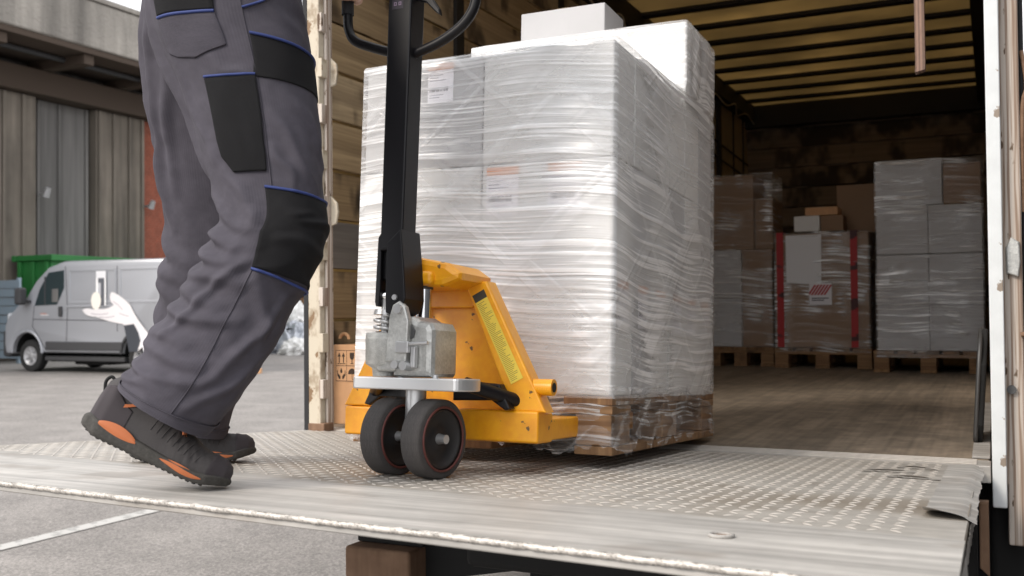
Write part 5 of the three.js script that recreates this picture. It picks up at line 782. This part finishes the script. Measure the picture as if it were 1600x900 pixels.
  part('sill', bx(fx + 0.43, rx - 0.43, 0.24, 0.335, -0.9, 0.9, 0.02), M.vanTrim, van);
  for (const cx of [fx, rx]) {
    for (const z of [0.80, -0.80]) {
      const w = part('wheel', merge([new THREE.LatheGeometry([[0.20, -0.10], [0.31, -0.105], [0.335, -0.07], [0.335, 0.07], [0.31, 0.105], [0.20, 0.10]].map((p) => new THREE.Vector2(...p)), 36).rotateX(Math.PI / 2).translate(cx, 0.335, z)]), M.tyre, van);
      part('hub_cap', merge([new THREE.LatheGeometry([[0.001, 0.085], [0.06, 0.09], [0.07, 0.06], [0.13, 0.05], [0.19, 0.09], [0.205, 0.095]].map((p) => new THREE.Vector2(...p)), 30).rotateX(Math.PI / 2).translate(cx, 0.335, z), ...Array.from({ length: 7 }, (_, i) => bx(0.06, 0.19, -0.022, 0.022, 0.05, 0.085, 0.008).rotateZ(i * Math.PI * 2 / 7).translate(cx, 0.335, z))]), M.hubcap, w);
    }
    part('wheel_arch_lining', new THREE.CylinderGeometry(0.425, 0.425, 1.8, 28, 1, true, Math.PI / 2, Math.PI).rotateX(Math.PI / 2).rotateZ(0).translate(cx, 0.40, 0), M.black, van);
    part('arch_trim', new THREE.TorusGeometry(0.45, 0.03, 8, 30, Math.PI).translate(cx, 0.40, zs - 0.015), cx === fx ? M.vanPaint : M.vanTrim, van);
  }
  part('axle', cyl(V(fx, 0.335, -0.75), V(fx, 0.335, 0.75), 0.05), M.black, van); part('under_tray', bx(-1.1, 2.4, 0.22, 0.30, -0.8, 0.8, 0.02), M.black, van); part('fuel_tank', bx(-0.5, 0.5, 0.16, 0.225, -0.6, 0.7, 0.04), M.black, van);
  const print = canvasTex(512, 384, (g, w, h) => {
    g.clearRect(0, 0, w, h); g.save();
    g.fillStyle = '#e3dfe0'; g.beginPath(); g.moveTo(4, 188); g.bezierCurveTo(40, 168, 70, 196, 110, 182); g.bezierCurveTo(150, 190, 190, 175, 205, 165); g.bezierCurveTo(175, 150, 172, 112, 196, 104); g.bezierCurveTo(240, 118, 290, 150, 310, 170); g.bezierCurveTo(350, 240, 390, 270, 440, 320); g.lineTo(350, 384); g.bezierCurveTo(320, 330, 290, 270, 260, 255); g.bezierCurveTo(200, 250, 120, 230, 90, 220); g.bezierCurveTo(60, 222, 20, 215, 4, 188); g.fill();
    g.strokeStyle = 'rgba(150,140,150,0.8)'; g.lineWidth = 3; for (const [a, b, c, d] of [[60, 205, 170, 205], [110, 220, 210, 218], [200, 150, 260, 190], [240, 205, 300, 220]]) { g.beginPath(); g.moveTo(a, b); g.quadraticCurveTo((a + c) / 2, b + 10, c, d); g.stroke(); }
    g.fillStyle = '#3c3f46'; g.beginPath(); g.moveTo(268, 262); g.lineTo(330, 255); g.lineTo(375, 320); g.lineTo(352, 384); g.lineTo(300, 384); g.fill(); g.fillStyle = '#dcdbe0'; g.beginPath(); g.moveTo(345, 262); g.lineTo(425, 316); g.lineTo(470, 300); g.lineTo(500, 384); g.lineTo(390, 384); g.fill();
    g.fillStyle = '#dfdfe2'; g.fillRect(92, 4, 64, 34); g.fillStyle = '#5a5c62'; g.fillRect(92, 38, 64, 130); g.fillStyle = '#f3f2f2'; g.fillRect(92, 38, 13, 130); g.fillRect(146, 38, 10, 130); g.fillStyle = '#b9b9be'; g.fillRect(105, 60, 18, 60); g.fillStyle = '#efe9df'; g.beginPath(); g.ellipse(92, 145, 32, 42, 0, 0, 7); g.fill(); g.restore();
  });
  part('side_print', new THREE.PlaneGeometry(2.2, 1.62).translate(1.17, 1.265, zs + 0.026), std({ map: print, transparent: true, roughness: 0.4 }), van);
  part('door_badge', new THREE.PlaneGeometry(0.26, 0.07).translate(-1.02, 1.20, zs + 0.008), std({ map: canvasTex(128, 32, (g, w, h) => { g.clearRect(0, 0, w, h); g.fillStyle = '#c98a76'; g.fillRect(4, 6, 90, 8); g.fillStyle = '#e9e5e5'; g.fillRect(4, 18, 120, 8); }), transparent: true, roughness: 0.5 }), van);

  // ---- pallets, bags and timber beyond the van
  const rr = rng(77), pg = merge([bx(-0.6, 0.6, 0.122, 0.144, -0.4, 0.4, 0), ...[-0.52, 0, 0.52].map((x) => bx(x - 0.07, x + 0.07, 0.022, 0.121, -0.4, 0.4, 0)), ...[-0.35, 0, 0.35].map((z) => bx(-0.6, 0.6, 0, 0.0215, z - 0.05, z + 0.05, 0))]);
  [[-18.7, -23.2, 12], [-17.35, -23.3, 11]].forEach(([x, z, n], k) => { for (let i = 0; i < n; i++) { const m = solo('stacked_pallet', pg, M.stackWood[Math.floor(rr() * 2)], `reddish wooden pallet, ${['lowest', 'second from the ground', 'third from the ground', 'fourth from the ground', 'fifth from the ground', 'sixth from the ground', 'seventh from the ground', 'eighth from the ground', 'ninth from the ground', 'tenth from the ground', 'eleventh from the ground', 'topmost'][i]} in the ${k ? 'right' : 'left'} outdoor stack`, 'pallet', V(x + (rr() - 0.5) * 0.06, i * 0.1455, z + (rr() - 0.5) * 0.06), 'pallets stacked outdoors behind the yard'); m.rotation.y = (rr() - 0.5) * 0.08 - 0.3; } });
  function lump(rx2, ry, rz, seed, am) { const g = new THREE.IcosahedronGeometry(1, 12), p = g.attributes.position; for (let i = 0; i < p.count; i++) { const v = V().fromBufferAttribute(p, i), k = 1 + am * (ridge(pn(v.x * 2.2 + seed, v.y * 2.2, v.z * 2.2)) - 0.5) + am * 0.5 * ridge(pn(v.x * 6, v.y * 6 + seed, v.z * 6)); p.setXYZ(i, v.x * rx2 * k, Math.max(-0.25 * ry, v.y * ry * k) + 0.25 * ry, v.z * rz * k); } const w = mergeVertices(clean(g), 1e-4); w.deleteAttribute('normal'); w.deleteAttribute('uv'); const u = mergeVertices(w, 1e-4); u.computeVertexNormals(); return u; }
  solo('rubbish_bag', lump(0.42, 0.5, 0.4, 1, 0.4), M.bag, 'crumpled silver plastic bag on the ground nearest the timber post', 'bag', V(-17.9, 0, -20.4), 'silver bags by the pallets');
  solo('rubbish_bag', lump(0.5, 0.62, 0.4, 5, 0.4), M.bag, 'larger crumpled silver plastic bag beside the truck post', 'bag', V(-17.0, 0, -20.6), 'silver bags by the pallets');
  solo('rubbish_bag', lump(0.42, 0.3, 0.4, 9, 0.45), M.whiteBag, 'low white plastic bag in front of the silver bags', 'bag', V(-16.5, 0, -20.0));
  solo('black_tarpaulin', lump(0.75, 0.16, 0.4, 13, 0.3), M.blackRubber, 'folded black tarpaulin lying on the silver bags', 'tarpaulin', V(-17.6, 0.62, -20.7));
  solo('wrapped_goods', lump(0.33, 0.5, 0.3, 17, 0.25), M.whiteBag, 'white wrapped bundle in front of the outdoor pallet stacks', 'bundle', V(-17.6, 0.85, -21.3));
  solo('timber_post', bx(-0.07, 0.07, 0, 1.05, -0.07, 0.07, 0.01), M.kraft, 'short upright timber post beside the silver bags', 'timber', V(-18.35, 0, -19.9));
  solo('timber_block', bx(-0.16, 0.16, 0, 0.10, -0.07, 0.07, 0.01), M.kraft, 'small wooden block lying alone on the asphalt', 'timber', V(-12.0, 0, -12.7)).rotation.y = 0.5;
  const cart = thing('hand_cart', 'small dark flat cart with wheels beyond the worker', 'cart', V(-19.1, 0, -19.2)); part('cart_body', bx(-0.5, 0.45, 0.22, 0.75, -0.3, 0.3, 0.03), M.hubcap, cart); for (const x of [-0.35, 0.3]) part('wheel', new THREE.TorusGeometry(0.10, 0.04, 8, 20).translate(x, 0.14, 0.28), M.tyre, cart);

  // ---- building seen past the open door
  const off = thing('office_building', 'pale office building with red bands seen past the open truck door', 'building', V(7.5, 0, -42));
  part('wall', bx(-6, 8, 0, 8.1, -8, 0, 0.02), M.concrete, off);
  for (let f = 0; f < 3; f++) { part('red_band', bx(-6, 8, 1.9 + f * 2.5, 2.35 + f * 2.5, 0.001, 0.05, 0.01), M.brickFar, off); for (let i = 0; i < 9; i++) { const w = part('window', bx(-5.7 + i * 1.5, -4.6 + i * 1.5, 0.6 + f * 2.5, 1.75 + f * 2.5, 0.002, 0.03, 0.01), M.glassDark, off); part('window_frame', bx(-5.17 + i * 1.5, -5.12 + i * 1.5, 0.6 + f * 2.5, 1.75 + f * 2.5, 0.031, 0.06, 0.005), M.whitePaint, w); } }
  part('roof_edge', bx(-6.2, 8.2, 8.101, 8.4, -8.1, 0.2, 0.02), M.concrete, off);
}

// ---------------------------------------------------------------- unseen lorry, added to shade the right side of the load
{
  const lorry = thing('added_shade_lorry', 'added unseen dark lorry shading the right side of the load', 'lorry', V(3.45, 0, -2));
  part('load_body', bx(-1.25, 1.25, 0.9, 4.0, -7.5, 5.2, 0.06), std({ color: lin(0.07, 0.075, 0.085), roughness: 0.6 }), lorry);
  part('cab', bx(-1.2, 1.2, 0.45, 3.1, -10.0, -7.7, 0.15), M.vanPaint, lorry);
  part('chassis', bx(-0.6, 0.6, 0.6, 0.98, -9.5, 5.0, 0.02), M.black, lorry);
  part('side_guard', bx(-1.2, -1.15, 0.4, 0.9, -4.5, 2.2, 0.01), M.vanTrim, lorry);
  for (const z of [-8.7, 2.8, 4.1]) for (const x of [-1.05, 1.05]) part('wheel', merge([new THREE.TorusGeometry(0.35, 0.15, 12, 30), new THREE.CylinderGeometry(0.27, 0.27, 0.2, 24).rotateX(Math.PI / 2)]).rotateY(Math.PI / 2).translate(x, 0.5, z), M.tyre, lorry);
}
renderer.render(scene, camera);
